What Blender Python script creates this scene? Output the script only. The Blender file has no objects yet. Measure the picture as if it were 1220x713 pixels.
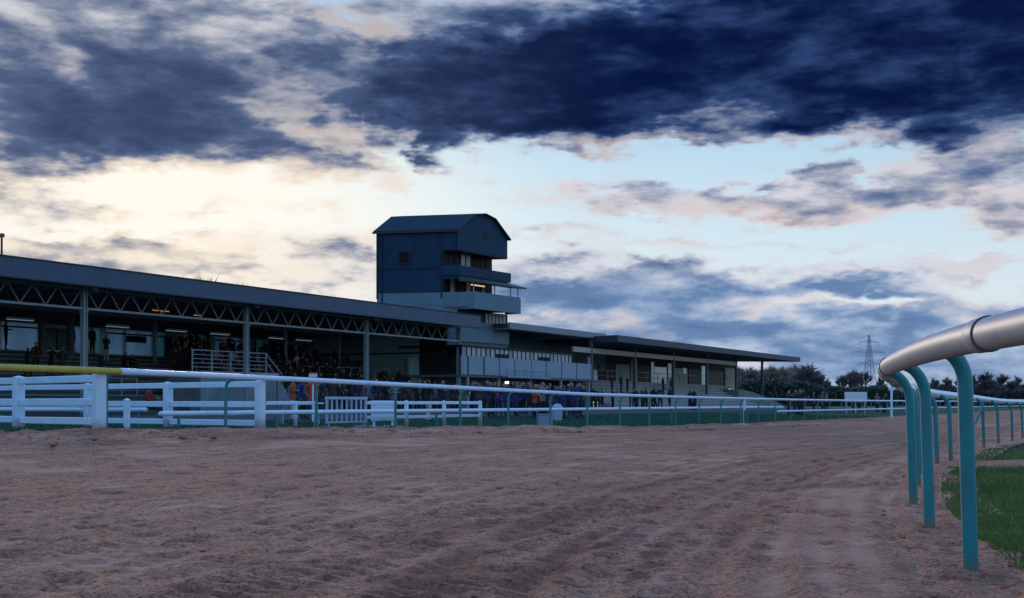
import bpy, math, random
import numpy as np
from mathutils import Vector, Matrix

scene = bpy.context.scene
COL = scene.collection
R = math.radians
rnd = random.Random(7)

# ------------------------------------------------------------------ camera
CAMZ = 1.0
FPX = 1500.0            # focal length in photo pixels (photo is 1220 wide), horizon at row 480
cam_d = bpy.data.cameras.new("camera")
cam_d.sensor_width = 36.0
cam_d.lens = FPX / 1220.0 * 36.0
cam_d.shift_y = (480.0 - 356.5) / 1220.0
cam_d.clip_start = 0.05
cam_d.clip_end = 6000.0
cam = bpy.data.objects.new("camera", cam_d)
COL.objects.link(cam)
cam.location = (0, 0, CAMZ)
cam.rotation_euler = (R(90), 0, 0)
scene.camera = cam

# ------------------------------------------------------------------ colour management
scene.view_settings.view_transform = 'Standard'
scene.view_settings.look = 'None'
scene.view_settings.exposure = 0.0
scene.view_settings.gamma = 1.0
scene.view_settings.use_curve_mapping = False


def lin(r, g, b):
    def f(c):
        c /= 255.0
        return c / 12.92 if c <= 0.04045 else ((c + 0.055) / 1.055) ** 2.4
    return (f(r), f(g), f(b))


# ------------------------------------------------------------------ world: dusk sky with broken cloud
SUN_AZ = R(-16.5)       # sun low behind cloud, left of the view axis
SUN_EL = R(10.0)
world = bpy.data.worlds.new("World")
scene.world = world
world.use_nodes = True


class NT:
    """tiny wrapper to write node maths as expressions"""
    def __init__(self, tree):
        self.t = tree

    def n(self, kind, **kw):
        nd = self.t.nodes.new(kind)
        for k, v in kw.items():
            setattr(nd, k, v)
        return nd

    def put(self, sock, v):
        if isinstance(v, bpy.types.NodeSocket):
            self.t.links.new(v, sock)
        else:
            sock.default_value = v

    def m(self, op, a, b=0.0, c=0.0, clamp=False):
        nd = self.n('ShaderNodeMath', operation=op, use_clamp=clamp)
        self.put(nd.inputs[0], a)
        self.put(nd.inputs[1], b)
        if len(nd.inputs) > 2:
            self.put(nd.inputs[2], c)
        return nd.outputs[0]

    def vm(self, op, a, b=(0, 0, 0), c=(0, 0, 0)):
        nd = self.n('ShaderNodeVectorMath', operation=op)
        self.put(nd.inputs[0], a)
        self.put(nd.inputs[1], b)
        if op == 'MULTIPLY_ADD':
            self.put(nd.inputs[2], c)
        return nd.outputs[0]

    def comb(self, x, y, z=0.0):
        nd = self.n('ShaderNodeCombineXYZ')
        for s, v in zip(nd.inputs, (x, y, z)):
            self.put(s, v)
        return nd.outputs[0]

    def sep(self, v):
        nd = self.n('ShaderNodeSeparateXYZ')
        self.put(nd.inputs[0], v)
        return nd.outputs

    def noise(self, vec, scale, detail=5.0, rough=0.55, color=False, lac=2.0, dist=0.0):
        nd = self.n('ShaderNodeTexNoise')
        if vec is not None:
            self.put(nd.inputs['Vector'], vec)
        nd.inputs['Scale'].default_value = scale
        nd.inputs['Detail'].default_value = detail
        nd.inputs['Roughness'].default_value = rough
        nd.inputs['Lacunarity'].default_value = lac
        nd.inputs['Distortion'].default_value = dist
        return nd.outputs['Color' if color else 'Fac']

    def mix(self, fac, a, b, blend='MIX'):
        nd = self.n('ShaderNodeMix', data_type='RGBA', blend_type=blend)
        self.put(nd.inputs[0], fac)
        for s, v in ((nd.inputs[6], a), (nd.inputs[7], b)):
            if not isinstance(v, bpy.types.NodeSocket) and len(v) == 3:
                v = (*v, 1)
            self.put(s, v)
        return nd.outputs[2]

    def ramp(self, fac, stops, interp='LINEAR'):
        nd = self.n('ShaderNodeValToRGB')
        cr = nd.color_ramp
        cr.interpolation = interp
        while len(cr.elements) < len(stops):
            cr.elements.new(0.5)
        for e, (p, c) in zip(cr.elements, stops):
            e.position = p
            e.color = (*c, 1) if len(c) == 3 else c
        self.put(nd.inputs[0], fac)
        return nd.outputs[0]

    def smooth(self, v, lo, hi, a=0.0, b=1.0):
        nd = self.n('ShaderNodeMapRange', interpolation_type='SMOOTHSTEP')
        self.put(nd.inputs[0], v)
        self.put(nd.inputs[1], lo)
        self.put(nd.inputs[2], hi)
        self.put(nd.inputs[3], a)
        self.put(nd.inputs[4], b)
        return nd.outputs[0]


def build_sky():
    t = world.node_tree
    t.nodes.clear()
    N = NT(t)
    d = N.n('ShaderNodeTexCoord').outputs['Generated']
    dx, dy, dz = N.sep(d)
    az = N.m('ARCTAN2', dx, dy)
    el = N.m('ARCSINE', dz)
    # cloud layer seen in perspective: direction divided by its height
    zz = N.m('ADD', N.m('ABSOLUTE', dz), 0.075)
    plane = N.comb(N.m('DIVIDE', dx, zz), N.m('DIVIDE', dy, zz), 0.0)
    ang = N.comb(az, el, 0.0)
    # edges of the cloud banks are torn by a two-scale warp
    wv = N.comb(N.m('MULTIPLY', az, 9.0), N.m('MULTIPLY', el, 24.0), 3.3)
    w1 = N.vm('SUBTRACT', N.noise(wv, 1.0, 4.0, 0.6, color=True), (0.5, 0.5, 0.5))
    wf = N.comb(N.m('MULTIPLY', az, 30.0), N.m('MULTIPLY', el, 66.0), 5.9)
    w2 = N.vm('SUBTRACT', N.noise(wf, 1.0, 5.0, 0.62, color=True), (0.5, 0.5, 0.5))
    warped = N.vm('MULTIPLY_ADD', w1, (0.17, 0.075, 0.0), ang)
    warped = N.vm('MULTIPLY_ADD', w2, (0.06, 0.030, 0.0), warped)

    def pix(x, y):
        u, v = (x - 610) / FPX, (480 - y) / FPX
        return math.atan(u), math.atan(v / math.sqrt(1 + u * u))

    acc = None
    # x, y, half width, half height (photo pixels), tilt, (cover, dark, warm)
    B = [
        (40, 115, 230, 100, 0, (1.45, .62, .10)), (180, 75, 300, 80, -4, (1.4, .46, .05)),
        (330, 75, 210, 75, 0, (1.0, .38, .05)), (225, 150, 220, 60, -9, (1.25, .5, .30)), (90, 165, 170, 45, -4, (.9, .45, .2)),
        (120, 15, 330, 45, 0, (.8, .2, 0)), (450, 100, 120, 45, -8, (.6, .45, .1)),
        (340, 185, 70, 22, -12, (.6, .3, .5)),
        (600, 95, 190, 75, 0, (1.0, .8, 0)), (790, 85, 260, 85, -3, (1.1, .9, .1)),
        (980, 45, 380, 85, -3, (1.3, 1.3, 0)), (1190, 20, 300, 80, 0, (1.2, 1.2, 0)),
        (570, 150, 110, 38, 3, (.7, .8, .05)), (480, 160, 70, 16, -28, (.6, .5, .2)),
        (1000, 120, 260, 55, -3, (.8, .7, .3)), (1160, 120, 190, 45, 0, (.7, .7, .1)),
        (740, 150, 130, 36, -4, (.6, .4, .7)), (1150, 175, 150, 30, 0, (.65, .35, .55)),
        (840, 226, 150, 20, -2, (.75, .38, .1)), (890, 246, 120, 12, -3, (.55, .1, .9)),
        (1140, 212, 150, 22, -2, (.7, .38, .1)), (1130, 238, 190, 18, -4, (.7, .25, .5)),
        (1190, 262, 60, 12, 0, (.6, .3, .5)),
        (650, 238, 110, 13, -2, (.5, .15, .5)), (690, 278, 120, 12, -2, (.45, .1, .55)),
        (900, 290, 210, 9, 1, (.45, .05, .8)), (1190, 307, 100, 6, 0, (.6, .3, .4)),
        (655, 312, 90, 11, 0, (.8, .32, 0)), (800, 330, 90, 9, 2, (.4, .1, .3)),
        (880, 345, 270, 26, 0, (.85, .42, .12)), (730, 378, 190, 32, -4, (.8, .42, 0)), (1000, 455, 520, 60, 0, (.9, .30, 0)), (640, 440, 160, 40, 0, (.6, .3, 0)),
        (1000, 395, 360, 46, 0, (.85, .42, 0)), (1100, 430, 340, 50, 0, (.9, .32, 0)),
        (680, 352, 140, 18, 3, (.6, .3, .1)), (1000, 342, 130, 9, 0, (.7, .35, .1)),
        (1185, 353, 80, 11, 0, (.7, .3, .35)), (1110, 372, 90, 9, 3, (.35, .0, .7)),
        (800, 402, 260, 16, -2, (.9, .3, .1)), (760, 396, 120, 8, -4, (-.5, -.2, .9)),
        (1060, 364, 60, 9, 6, (-.9, -.4, .3)), (950, 366, 90, 6, 0, (-.5, -.3, .6)),
        (395, 286, 80, 12, -3, (.75, .30, .05)), (425, 300, 60, 9, 0, (.6, .25, 0)),
        (330, 332, 300, 26, -2, (.85, .22, .0)), (420, 330, 140, 16, 0, (.4, .15, 0)), (110, 310, 200, 22, 0, (.45, .1, .1)),
        (10, 212, 60, 24, -14, (.8, .40, .1)), (40, 310, 170, 36, 0, (.45, .15, .15)),
        (430, 206, 60, 16, -10, (.55, .35, .2)), (122, 246, 40, 14, 0, (.5, .25, .5)),
        (250, 262, 50, 9, 0, (.35, .15, .6)), (365, 250, 60, 8, 0, (.35, .12, .6)),
        (420, 160, 60, 14, -25, (.4, .35, .3)), (160, 290, 120, 8, 0, (.35, .12, .3)),
        # broken texture inside the banks, warm undersides
        (905, 122, 80, 26, -8, (.25, -.12, .6)), (1020, 132, 150, 34, -4, (.35, -.05, .15)), (1150, 148, 120, 32, -6, (.35, -.05, .3)), (850, 140, 110, 22, -4, (.3, .1, .3)),
        (715, 158, 60, 26, 10, (.2, .1, .8)), (800, 160, 60, 14, 0, (.1, -.1, .7)), (985, 158, 50, 14, 0, (-.25, -.3, .2)),
        (770, 60, 50, 20, 0, (-.1, -.45, 0)), (880, 78, 70, 26, -14, (-.05, -.35, .1)), (1120, 82, 120, 18, -6, (-.1, -.5, 0)),
        (1200, 95, 50, 22, 0, (-.1, -.4, .2)), (412, 62, 34, 50, -20, (-.5, -.35, .4)), (575, 165, 60, 26, 0, (.4, .4, 0)), (660, 110, 60, 20, 0, (0, -.3, 0)), (250, 40, 60, 22, -10, (-.15, -.2, .1)),
        (300, 95, 80, 18, -8, (-.1, -.15, .1)), (70, 150, 60, 18, 0, (.1, .2, 0)), (620, 40, 60, 20, 0, (-.2, -.3, 0)),
        # clear gaps
        (60, 58, 50, 16, -30, (-.3, -.4, .2)), (155, 100, 26, 18, 0, (-.3, -.3, .1)),
        (425, 30, 60, 26, -20, (-.5, -.5, .5)), (545, 30, 70, 18, 0, (-.2, -.4, 0)), (520, 8, 240, 34, 0, (.7, .35, 0)), (540, 70, 120, 40, 0, (.4, .2, 0)),
        (625, 60, 40, 34, 0, (-.45, -.6, 0)), (395, 140, 110, 30, -20, (-.3, -.4, .5)),
        (120, 205, 260, 30, 4, (-.6, -.2, .3)), (900, 185, 150, 18, -2, (-.4, -.3, 0)),
        (860, 135, 40, 14, 0, (-.15, -.4, 0)), (800, 85, 40, 14, 0, (0, -.25, 0)),
        (1080, 190, 60, 10, 0, (-.3, -.2, 0)), (395, 355, 90, 14, -3, (-.9, -.4, 0)),
    ]
    for bi, (x, y, sx, sy, rot, wt) in enumerate(B):
        if bi and bi % 8 == 0:      # keeps the node graph evaluated bank by bank
            warped = N.vm('MULTIPLY_ADD', acc, (1e-9, 1e-9, 0.0), warped)
        a, e = pix(x, y)
        g = N.n('ShaderNodeTexGradient', gradient_type='SPHERICAL')
        tm = g.texture_mapping          # the bank's own frame: centre, tilt, size
        tm.vector_type = 'TEXTURE'
        tm.translation = (a, e, 0)
        tm.rotation = (0, 0, R(rot))
        tm.scale = ((1.25 if sy > 28 else 1.5) * sx / FPX, (1.25 if sy > 28 else 1.75) * sy / FPX, 1.0)
        t.links.new(warped, g.inputs[0])
        acc = N.vm('MULTIPLY_ADD', g.outputs['Fac'], wt, acc if acc is not None else (0.0, 0.0, 0.0))
    cov, dark, warm = N.sep(acc)

    n_big = N.noise(plane, 0.62, 9.0, 0.62, dist=0.35)
    sv = N.comb(N.m('MULTIPLY', az, 13.0), N.m('MULTIPLY', el, 40.0), 1.7)
    n_streak = N.noise(sv, 1.0, 9.0, 0.62, dist=0.12)
    n_fine = N.noise(N.comb(N.m('MULTIPLY', az, 34.0), N.m('MULTIPLY', el, 84.0), 8.1), 1.0, 8.0, 0.62, dist=0.1)
    tb = N.m('SUBTRACT', n_big, 0.5)
    ts = N.m('SUBTRACT', n_streak, 0.5)
    tf = N.m('SUBTRACT', n_fine, 0.5)
    tex = N.m('ADD', N.m('MULTIPLY', tb, 0.85), N.m('ADD', N.m('MULTIPLY', ts, 0.9), N.m('MULTIPLY', tf, 0.42)))
    dens = N.m('ADD', N.m('ADD', N.m('MINIMUM', cov, 1.15), tex), 0.085)
    alpha = N.smooth(dens, 0.13, 0.70)
    n_in = N.m('SUBTRACT', N.noise(N.vm('ADD', sv, (0.35, 0.5, 4.0)), 1.15, 8.0, 0.58, dist=0.1), 0.5)
    dk = N.m('ADD', N.m('MULTIPLY', N.m('MINIMUM', dark, 1.15), 0.62), N.m('MULTIPLY', N.m('MINIMUM', cov, 1.1), 0.16))
    thick = N.smooth(N.m('ADD', dk, N.m('ADD', N.m('MULTIPLY', n_in, 1.2), N.m('MULTIPLY', tex, 0.35))), -0.05, 1.12)

    # distance to the glow round the sun
    sun_a, sun_e = pix(190, 222)
    gd = N.vm('SUBTRACT', ang, (sun_a, sun_e, 0))
    gx, gy, _ = N.sep(gd)
    gr = N.m('SQRT', N.m('ADD', N.m('POWER', N.m('DIVIDE', gx, 0.34), 2.0), N.m('POWER', N.m('DIVIDE', gy, 0.115), 2.0)))
    glow = N.smooth(gr, 0.0, 1.0, 1.0, 0.0)
    side = N.smooth(az, -0.30, 0.12)       # 0 towards the sun, 1 away from it

    # clear sky: a physical sky tints a measured dusk gradient
    nish = N.n('ShaderNodeTexSky', sky_type='NISHITA')
    nish.sun_disc = False
    nish.sun_elevation = SUN_EL
    nish.sun_rotation = SUN_AZ
    elf = N.m('DIVIDE', el, R(90), clamp=True)
    clear = N.ramp(elf, [(0.0, lin(186, 210, 232)), (0.055, lin(216, 234, 244)), (0.11, lin(192, 224, 244)),
                         (0.17, lin(150, 196, 232)), (0.33, (.27, .55, 1.05)), (0.7, (.24, .50, 1.08)), (1.0, (.23, .48, 1.08))])
    clear = N.mix(0.10, clear, N.vm('MULTIPLY', nish.outputs[0], (0.10, 0.10, 0.10)))
    lowleft = N.m('MULTIPLY', N.m('SUBTRACT', 1.0, side), N.smooth(el, 0.16, 0.085))
    clear = N.mix(N.m('MULTIPLY', lowleft, 0.8), clear, lin(222, 212, 210))
    clear = N.mix(glow, clear, (1.04, 0.98, 0.87))
    # cloud: lit thin edges, mauve body, navy core
    edge = N.mix(side, lin(252, 240, 224), lin(214, 218, 230))
    edge = N.mix(N.m('MULTIPLY', N.m('MULTIPLY', warm, 0.8, clamp=True), 0.8), edge, N.mix(side, lin(246, 216, 178), lin(226, 200, 186)))
    hi = N.smooth(el, 0.165, 0.225)          # undersides of the high bank catch little light
    edge = N.mix(N.m('MULTIPLY', hi, 0.85), edge, N.mix(N.m('MULTIPLY', warm, 0.9, clamp=True), N.mix(side, lin(206, 212, 222), lin(150, 164, 196)), lin(172, 158, 158)))
    low = N.m('MULTIPLY', N.smooth(el, 0.125, 0.085), side)          # the blue-grey bank low on the right
    body = N.mix(side, lin(130, 140, 164), lin(108, 130, 164))
    body = N.mix(low, body, lin(152, 174, 206))
    core = N.mix(side, lin(54, 70, 106), lin(5, 20, 60))
    core = N.mix(low, core, lin(84, 114, 160))
    c1 = N.mix(N.smooth(thick, 0.05, 0.45), edge, body)
    warm_t = N.m('MULTIPLY', N.m('MULTIPLY', warm, 0.6, clamp=True), 0.30)
    c1 = N.mix(warm_t, c1, lin(188, 164, 158))
    mid = N.mix(side, lin(86, 102, 136), lin(46, 70, 118))
    mid = N.mix(low, mid, lin(106, 136, 178))
    c2 = N.mix(N.smooth(thick, 0.36, 0.66), c1, mid)
    c2 = N.mix(N.smooth(thick, 0.56, 1.02), c2, core)
    c2 = N.mix(N.m('MULTIPLY', glow, 0.40), c2, N.mix(N.smooth(thick, 0.2, 0.6), (1.0, 0.88, 0.70), c2))
    col = N.mix(N.m('MULTIPLY', alpha, 1.0), clear, c2)
    # below the horizon: the dull ground bounce
    col = N.mix(N.smooth(el, -0.02, -0.002), (0.05, 0.05, 0.055), col)
    bg = N.n('ShaderNodeBackground')
    t.links.new(col, bg.inputs[0])
    bg.inputs[1].default_value = 1.0
    out = N.n('ShaderNodeOutputWorld')
    t.links.new(bg.outputs[0], out.inputs[0])


build_sky()

# ------------------------------------------------------------------ sun: low, behind cloud, very soft
sun_d = bpy.data.lights.new("sun", 'SUN')
sun_d.energy = 1.6
sun_d.angle = R(12)
sun_d.color = (1.0, 0.80, 0.64)
sun = bpy.data.objects.new("sun", sun_d)
COL.objects.link(sun)
_sd = Vector((math.sin(SUN_AZ) * math.cos(SUN_EL), math.cos(SUN_AZ) * math.cos(SUN_EL), math.sin(SUN_EL)))
sun.rotation_euler = (-_sd).to_track_quat('-Z', 'Y').to_euler()

# ------------------------------------------------------------------ materials
MATS = {}


def mat(name, base, rough=0.7, var=0.12, scale=3.0, metal=0.0, bump=0.0, bscale=20.0, dirt=None, spec=0.4,
        emit=None, estr=0.0, splash=None):
    if name in MATS:
        return MATS[name]
    m = bpy.data.materials.new(name)
    m.use_nodes = True
    t = m.node_tree
    t.nodes.clear()
    N = NT(t)
    p = N.n('ShaderNodeBsdfPrincipled')
    out = N.n('ShaderNodeOutputMaterial')
    t.links.new(p.outputs[0], out.inputs[0])
    co = N.n('ShaderNodeTexCoord').outputs['Object']
    n1 = N.noise(co, scale, 6.0, 0.6)
    lo = tuple(c * (1 - var) for c in base)
    hi = tuple(min(1, c * (1 + var)) for c in base)
    c = N.ramp(n1, [(0.3, lo), (0.7, hi)])
    if dirt:
        dcol, damt, dsc = dirt
        nd = N.noise(N.vm('MULTIPLY', co, (1, 1, 0.35)), dsc, 8.0, 0.68)
        c = N.mix(N.smooth(nd, 0.48, 0.72, 0.0, damt), c, dcol)
    if splash:              # mud thrown up the foot of a post
        z0, z1, scol = splash
        zz = N.sep(co)[2]
        ns = N.noise(co, 16.0, 6, .7)
        k = N.m('MULTIPLY', N.smooth(zz, z1, z0), N.smooth(N.m('ADD', ns, N.smooth(zz, z1, z0, 0, .35)), .50, .66))
        c = N.mix(N.m('MULTIPLY', k, .85), c, scol)
    t.links.new(c, p.inputs['Base Color'])
    N.put(p.inputs['Roughness'], N.m('ADD', rough - 0.08, N.m('MULTIPLY', n1, 0.16), clamp=True))
    p.inputs['Metallic'].default_value = metal
    p.inputs['Specular IOR Level'].default_value = spec
    if bump:
        b = N.n('ShaderNodeBump')
        b.inputs['Strength'].default_value = bump
        b.inputs['Distance'].default_value = 0.02
        t.links.new(N.noise(co, bscale, 6.0, 0.65), b.inputs['Height'])
        t.links.new(b.outputs[0], p.inputs['Normal'])
    if emit:
        p.inputs['Emission Color'].default_value = (*emit, 1)
        p.inputs['Emission Strength'].default_value = estr
    MATS[name] = m
    return m


M_white = mat('white_paint', (.56, .75, .94), .5, .06, 2.5, dirt=((.40, .46, .50), .4, 3.0))
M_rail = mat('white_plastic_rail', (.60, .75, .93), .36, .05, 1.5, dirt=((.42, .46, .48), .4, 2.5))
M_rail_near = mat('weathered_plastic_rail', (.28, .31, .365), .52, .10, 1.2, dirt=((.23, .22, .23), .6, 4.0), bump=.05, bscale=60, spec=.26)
M_white_post = mat('white_paint_post', (.56, .75, .94), .5, .06, 2.5, dirt=((.40, .46, .50), .4, 3.0), splash=(.40, .85, (.22, .15, .12)))
M_dull = mat('dull_white_paint', (.33, .44, .55), .6, .1, 2.5, dirt=((.2, .24, .27), .5, 3.0))
M_joint = mat('rail_joint_sleeve', (.33, .31, .33), .4, .1, 6)
M_band = mat('dark_joint_band', (.10, .10, .11), .6)
M_yellow = mat('yellow_padding', (.46, .38, .06), .6, .10, 3, dirt=((.36, .30, .10), .5, 5))
M_green = mat('teal_green_post', (.010, .21, .25), .42, .12, 3, dirt=((.06, .10, .10), .7, 11.0), bump=.03, bscale=40, splash=(-.04, .16, (.20, .12, .09)))
M_green_far = mat('teal_green_fence_post', (.02, .20, .21), .45, .10, 3)
M_steel = mat('pale_blue_steel', (.27, .34, .39), .45, .10, 2, dirt=((.14, .16, .17), .5, 3))
M_truss = mat('grey_steel_truss', (.20, .20, .21), .5, .12, 2)
M_fascia = mat('blue_grey_fascia', (.045, .085, .150), .5, .08, .6, dirt=((.028, .05, .085), .5, .8))
M_roofdark = mat('dark_roof_sheet', (.035, .04, .05), .7, .1, 1)
M_ceiling = mat('dark_soffit', (.13, .15, .17), .8, .12, 1)
M_tower = mat('blue_cladding', (.014, .050, .102), .6, .12, .5, spec=.15, dirt=((.009, .031, .062), .6, .9))
M_tower_lt = mat('pale_blue_cladding', (.095, .19, .265), .5, .08, .6, dirt=((.06, .12, .165), .45, 1.1))
M_tower_roof = mat('slate_blue_roof', (.010, .034, .060), .6, .10, .7, spec=.15)
M_panel = mat('grey_lilac_wall_panel', (.52, .60, .70), .26, .10, .8, dirt=((.30, .36, .42), .5, 1.2))
M_panel_teal = mat('teal_grey_wall_panel', (.28, .48, .54), .3, .12, .8, dirt=((.14, .22, .25), .5, 1.2))
M_box = mat('light_blue_panel', (.23, .31, .40), .55, .08, .7, dirt=((.14, .19, .25), .4, 1.5))
M_frame = mat('dark_window_frame', (.028, .034, .044), .6, spec=.1)
M_glass = mat('dark_window_glass', (.010, .013, .018), .4, .1, 1, spec=.06)
M_glass_teal = mat('teal_window_glass', (.09, .24, .25), .35, .15, .8, spec=.2)
M_blind = mat('pale_window_blind', (.46, .46, .46), .7, .12, 2)
for _m in (M_panel, M_panel_teal):          # wall panels given extra gloss and tint to brighten by mirroring the sky
    _p = [n for n in _m.node_tree.nodes if n.type == 'BSDF_PRINCIPLED'][0]
    _p.inputs['Specular IOR Level'].default_value = 1.0
    _p.inputs['Coat Weight'].default_value = .6
    _p.inputs['Coat Roughness'].default_value = .08
    _p.inputs['Specular Tint'].default_value = (.62, .86, 1, 1)


def backlit_mat(name, thru, base):
    """wall panel made translucent so daylight from behind brightens the stand"""
    m = bpy.data.materials.new(name)
    m.use_nodes = True
    t = m.node_tree
    t.nodes.clear()
    N = NT(t)
    co = N.n('ShaderNodeTexCoord').outputs['Object']
    n = N.noise(N.vm('MULTIPLY', co, (1, 1, .5)), .55, 6, .6)
    tr = N.n('ShaderNodeBsdfTranslucent')
    N.put(tr.inputs[0], N.ramp(n, [(.3, tuple(c * .6 for c in thru)), (.7, tuple(c * 1.25 for c in thru))]))
    p = N.n('ShaderNodeBsdfPrincipled')
    N.put(p.inputs['Base Color'], (*base, 1))
    p.inputs['Roughness'].default_value = .3
    mx = N.n('ShaderNodeAddShader')
    t.links.new(tr.outputs[0], mx.inputs[0])
    t.links.new(p.outputs[0], mx.inputs[1])
    out = N.n('ShaderNodeOutputMaterial')
    t.links.new(mx.outputs[0], out.inputs[0])
    MATS[name] = m
    return m


M_backlit = backlit_mat('backlit_lilac_panel', (.22, .34, .45), (.25, .28, .33))
M_backlit_teal = backlit_mat('backlit_teal_panel', (.11, .27, .31), (.15, .24, .27))
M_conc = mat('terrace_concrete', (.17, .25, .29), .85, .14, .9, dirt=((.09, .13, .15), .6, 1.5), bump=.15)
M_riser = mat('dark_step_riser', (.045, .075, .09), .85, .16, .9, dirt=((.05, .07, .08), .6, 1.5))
M_fluo = mat('lit_strip_tube', (.7, .8, .8), .4, emit=(.70, .95, 1.0), estr=.22)
M_conc_lt = mat('pale_terrace_concrete', (.36, .37, .38), .85, .12, .9, dirt=((.22, .23, .23), .6, 1.5), bump=.15)
M_tarmac = mat('tarmac_apron', (.04, .045, .05), .85, .15, 1.2, bump=.2)
M_beam = mat('cream_beam', (.38, .36, .33), .6, .08, 1.5)
M_lit = mat('lit_yellow_window', (.3, .26, .10), .4, .3, .9, emit=(1.0, .78, .28), estr=.10)
M_lamp = mat('lit_lamp', (.9, .9, .8), .3, emit=(1.0, .92, .75), estr=6.0)
M_heater = mat('glowing_heater_bar', (.5, .2, .05), .3, emit=(1.0, .30, .06), estr=.55)
M_black = mat('black_casing', (.02, .02, .024), .5)
M_red = mat('red_sign_paint', (.50, .07, .08), .5)
M_signblue = mat('pale_blue_sign', (.42, .66, .80), .5)
M_signwhite = mat('white_sign_board', (.66, .72, .80), .5, .08, 1.0)
M_bark = mat('bare_tree_bark', (.055, .05, .048), .9, .2, 2)
M_twig = mat('bare_twigs', (.12, .115, .125), .9, .25, 2)  # colour lightened to stand in for haze before the far trees
M_twig_brown = mat('pale_brown_twigs', (.26, .21, .19), .9, .3, 1)
M_hedge = mat('evergreen_hedge_leaf', (.042, .08, .062), .7, .35, .6)  # leaf colour raised for the slight haze at this distance
M_grass = mat('winter_grass_blade', (.105, .175, .05), .75, .35, .6, spec=.12, dirt=((.19, .15, .07), .6, .9))
M_grass_far = mat('lawn_grass_blade', (.025, .10, .065), .7, .3, .6)


# ------------------------------------------------------------------ mesh collection helper
class MB:
    def __init__(self):
        self.v, self.f, self.mi = [], [], []

    def add(self, verts, faces, mi=0):
        o = len(self.v)
        self.v += [tuple(p) for p in verts]
        self.f += [tuple(i + o for i in f) for f in faces]
        self.mi += [mi] * len(faces)
        return self

    def box(self, x0, x1, y0, y1, z0, z1, mi=0):
        v = [(x, y, z) for z in (z0, z1) for y in (y0, y1) for x in (x0, x1)]
        f = [(0, 2, 3, 1), (4, 5, 7, 6), (0, 1, 5, 4), (2, 6, 7, 3), (0, 4, 6, 2), (1, 3, 7, 5)]
        return self.add(v, f, mi)

    def bbox(self, x0, x1, y0, y1, z0, z1, b=0.01, mi=0):
        """box with bevelled long edges (8-gon section in the two smaller axes, extruded along the longest)"""
        L = [(x1 - x0, 0), (y1 - y0, 1), (z1 - z0, 2)]
        ax = max(L)[1]
        lo, hi = [x0, y0, z0], [x1, y1, z1]
        a, c = [i for i in range(3) if i != ax]
        A0, A1, C0, C1 = lo[a], hi[a], lo[c], hi[c]
        b = min(b, (A1 - A0) * .45, (C1 - C0) * .45)
        sec = [(A0 + b, C0), (A1 - b, C0), (A1, C0 + b), (A1, C1 - b), (A1 - b, C1), (A0 + b, C1), (A0, C1 - b), (A0, C0 + b)]
        vs = []
        for e in (lo[ax], hi[ax]):
            for (p, q) in sec:
                w = [0, 0, 0]
                w[ax], w[a], w[c] = e, p, q
                vs.append(tuple(w))
        fs = [(i, (i + 1) % 8, 8 + (i + 1) % 8, 8 + i) for i in range(8)]
        fs += [tuple(range(7, -1, -1)), tuple(range(8, 16))]
        return self.add(vs, fs, mi)

    def tube(self, pts, r, n=8, cap=True, mi=0, sy=1.0):
        pts = [Vector(p) for p in pts]
        rs = r if isinstance(r, (list, tuple)) else [r] * len(pts)
        vs, fs = [], []
        up = Vector((0, 0, 1))
        prev = None
        for i, p in enumerate(pts):
            d = (pts[min(i + 1, len(pts) - 1)] - pts[max(i - 1, 0)])
            if d.length < 1e-9:
                d = Vector((0, 0, 1))
            d.normalize()
            if prev is None:
                a = d.cross(up)
                if a.length < 1e-3:
                    a = Vector((1, 0, 0))
                a.normalize()
            else:
                a = prev - d * prev.dot(d)
                a.normalize()
            prev = a
            b = a.cross(d)
            for k in range(n):
                th = 2 * math.pi * k / n
                vs.append(p + a * (math.cos(th) * rs[i]) + b * (math.sin(th) * rs[i] * sy))
        for i in range(len(pts) - 1):
            for k in range(n):
                fs.append((i * n + k, i * n + (k + 1) % n, (i + 1) * n + (k + 1) % n, (i + 1) * n + k))
        if cap:
            fs.append(tuple(range(n - 1, -1, -1)))
            fs.append(tuple((len(pts) - 1) * n + k for k in range(n)))
        return self.add(vs, fs, mi)

    def bar(self, p, q, w, h=None, mi=0):
        """rectangular bar between two points, w across, h upright"""
        p, q = Vector(p), Vector(q)
        h = h or w
        d = (q - p).normalized()
        a = d.cross(Vector((0, 0, 1)))
        if a.length < 1e-3:
            a = Vector((1, 0, 0))
        a.normalize()
        b = a.cross(d)
        vs = []
        for e in (p, q):
            for (i, j) in ((-1, -1), (1, -1), (1, 1), (-1, 1)):
                vs.append(e + a * (i * w / 2) + b * (j * h / 2))
        return self.add(vs, [(0, 1, 5, 4), (1, 2, 6, 5), (2, 3, 7, 6), (3, 0, 4, 7), (3, 2, 1, 0), (4, 5, 6, 7)], mi)

    def prism(self, poly, ext, mi=0):
        """closed polygon (3-D points) extruded by a vector"""
        n = len(poly)
        e = Vector(ext)
        vs = [Vector(p) for p in poly] + [Vector(p) + e for p in poly]
        fs = [(i, (i + 1) % n, n + (i + 1) % n, n + i) for i in range(n)]
        fs += [tuple(range(n - 1, -1, -1)), tuple(range(n, 2 * n))]
        return self.add(vs, fs, mi)

    def mesh(self, name, mats):
        me = bpy.data.meshes.new(name)
        me.from_pydata(self.v, [], self.f)
        for m in (mats if isinstance(mats, (list, tuple)) else [mats]):
            me.materials.append(m)
        if any(self.mi):
            me.polygons.foreach_set('material_index', self.mi)
        me.update()
        bm = None
        return me

    def build(self, name, mats, parent=None, smooth=False, loc=None):
        me = self.mesh(name, mats)
        if smooth:
            shade(me)
        return link(name, me, parent, loc)


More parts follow.
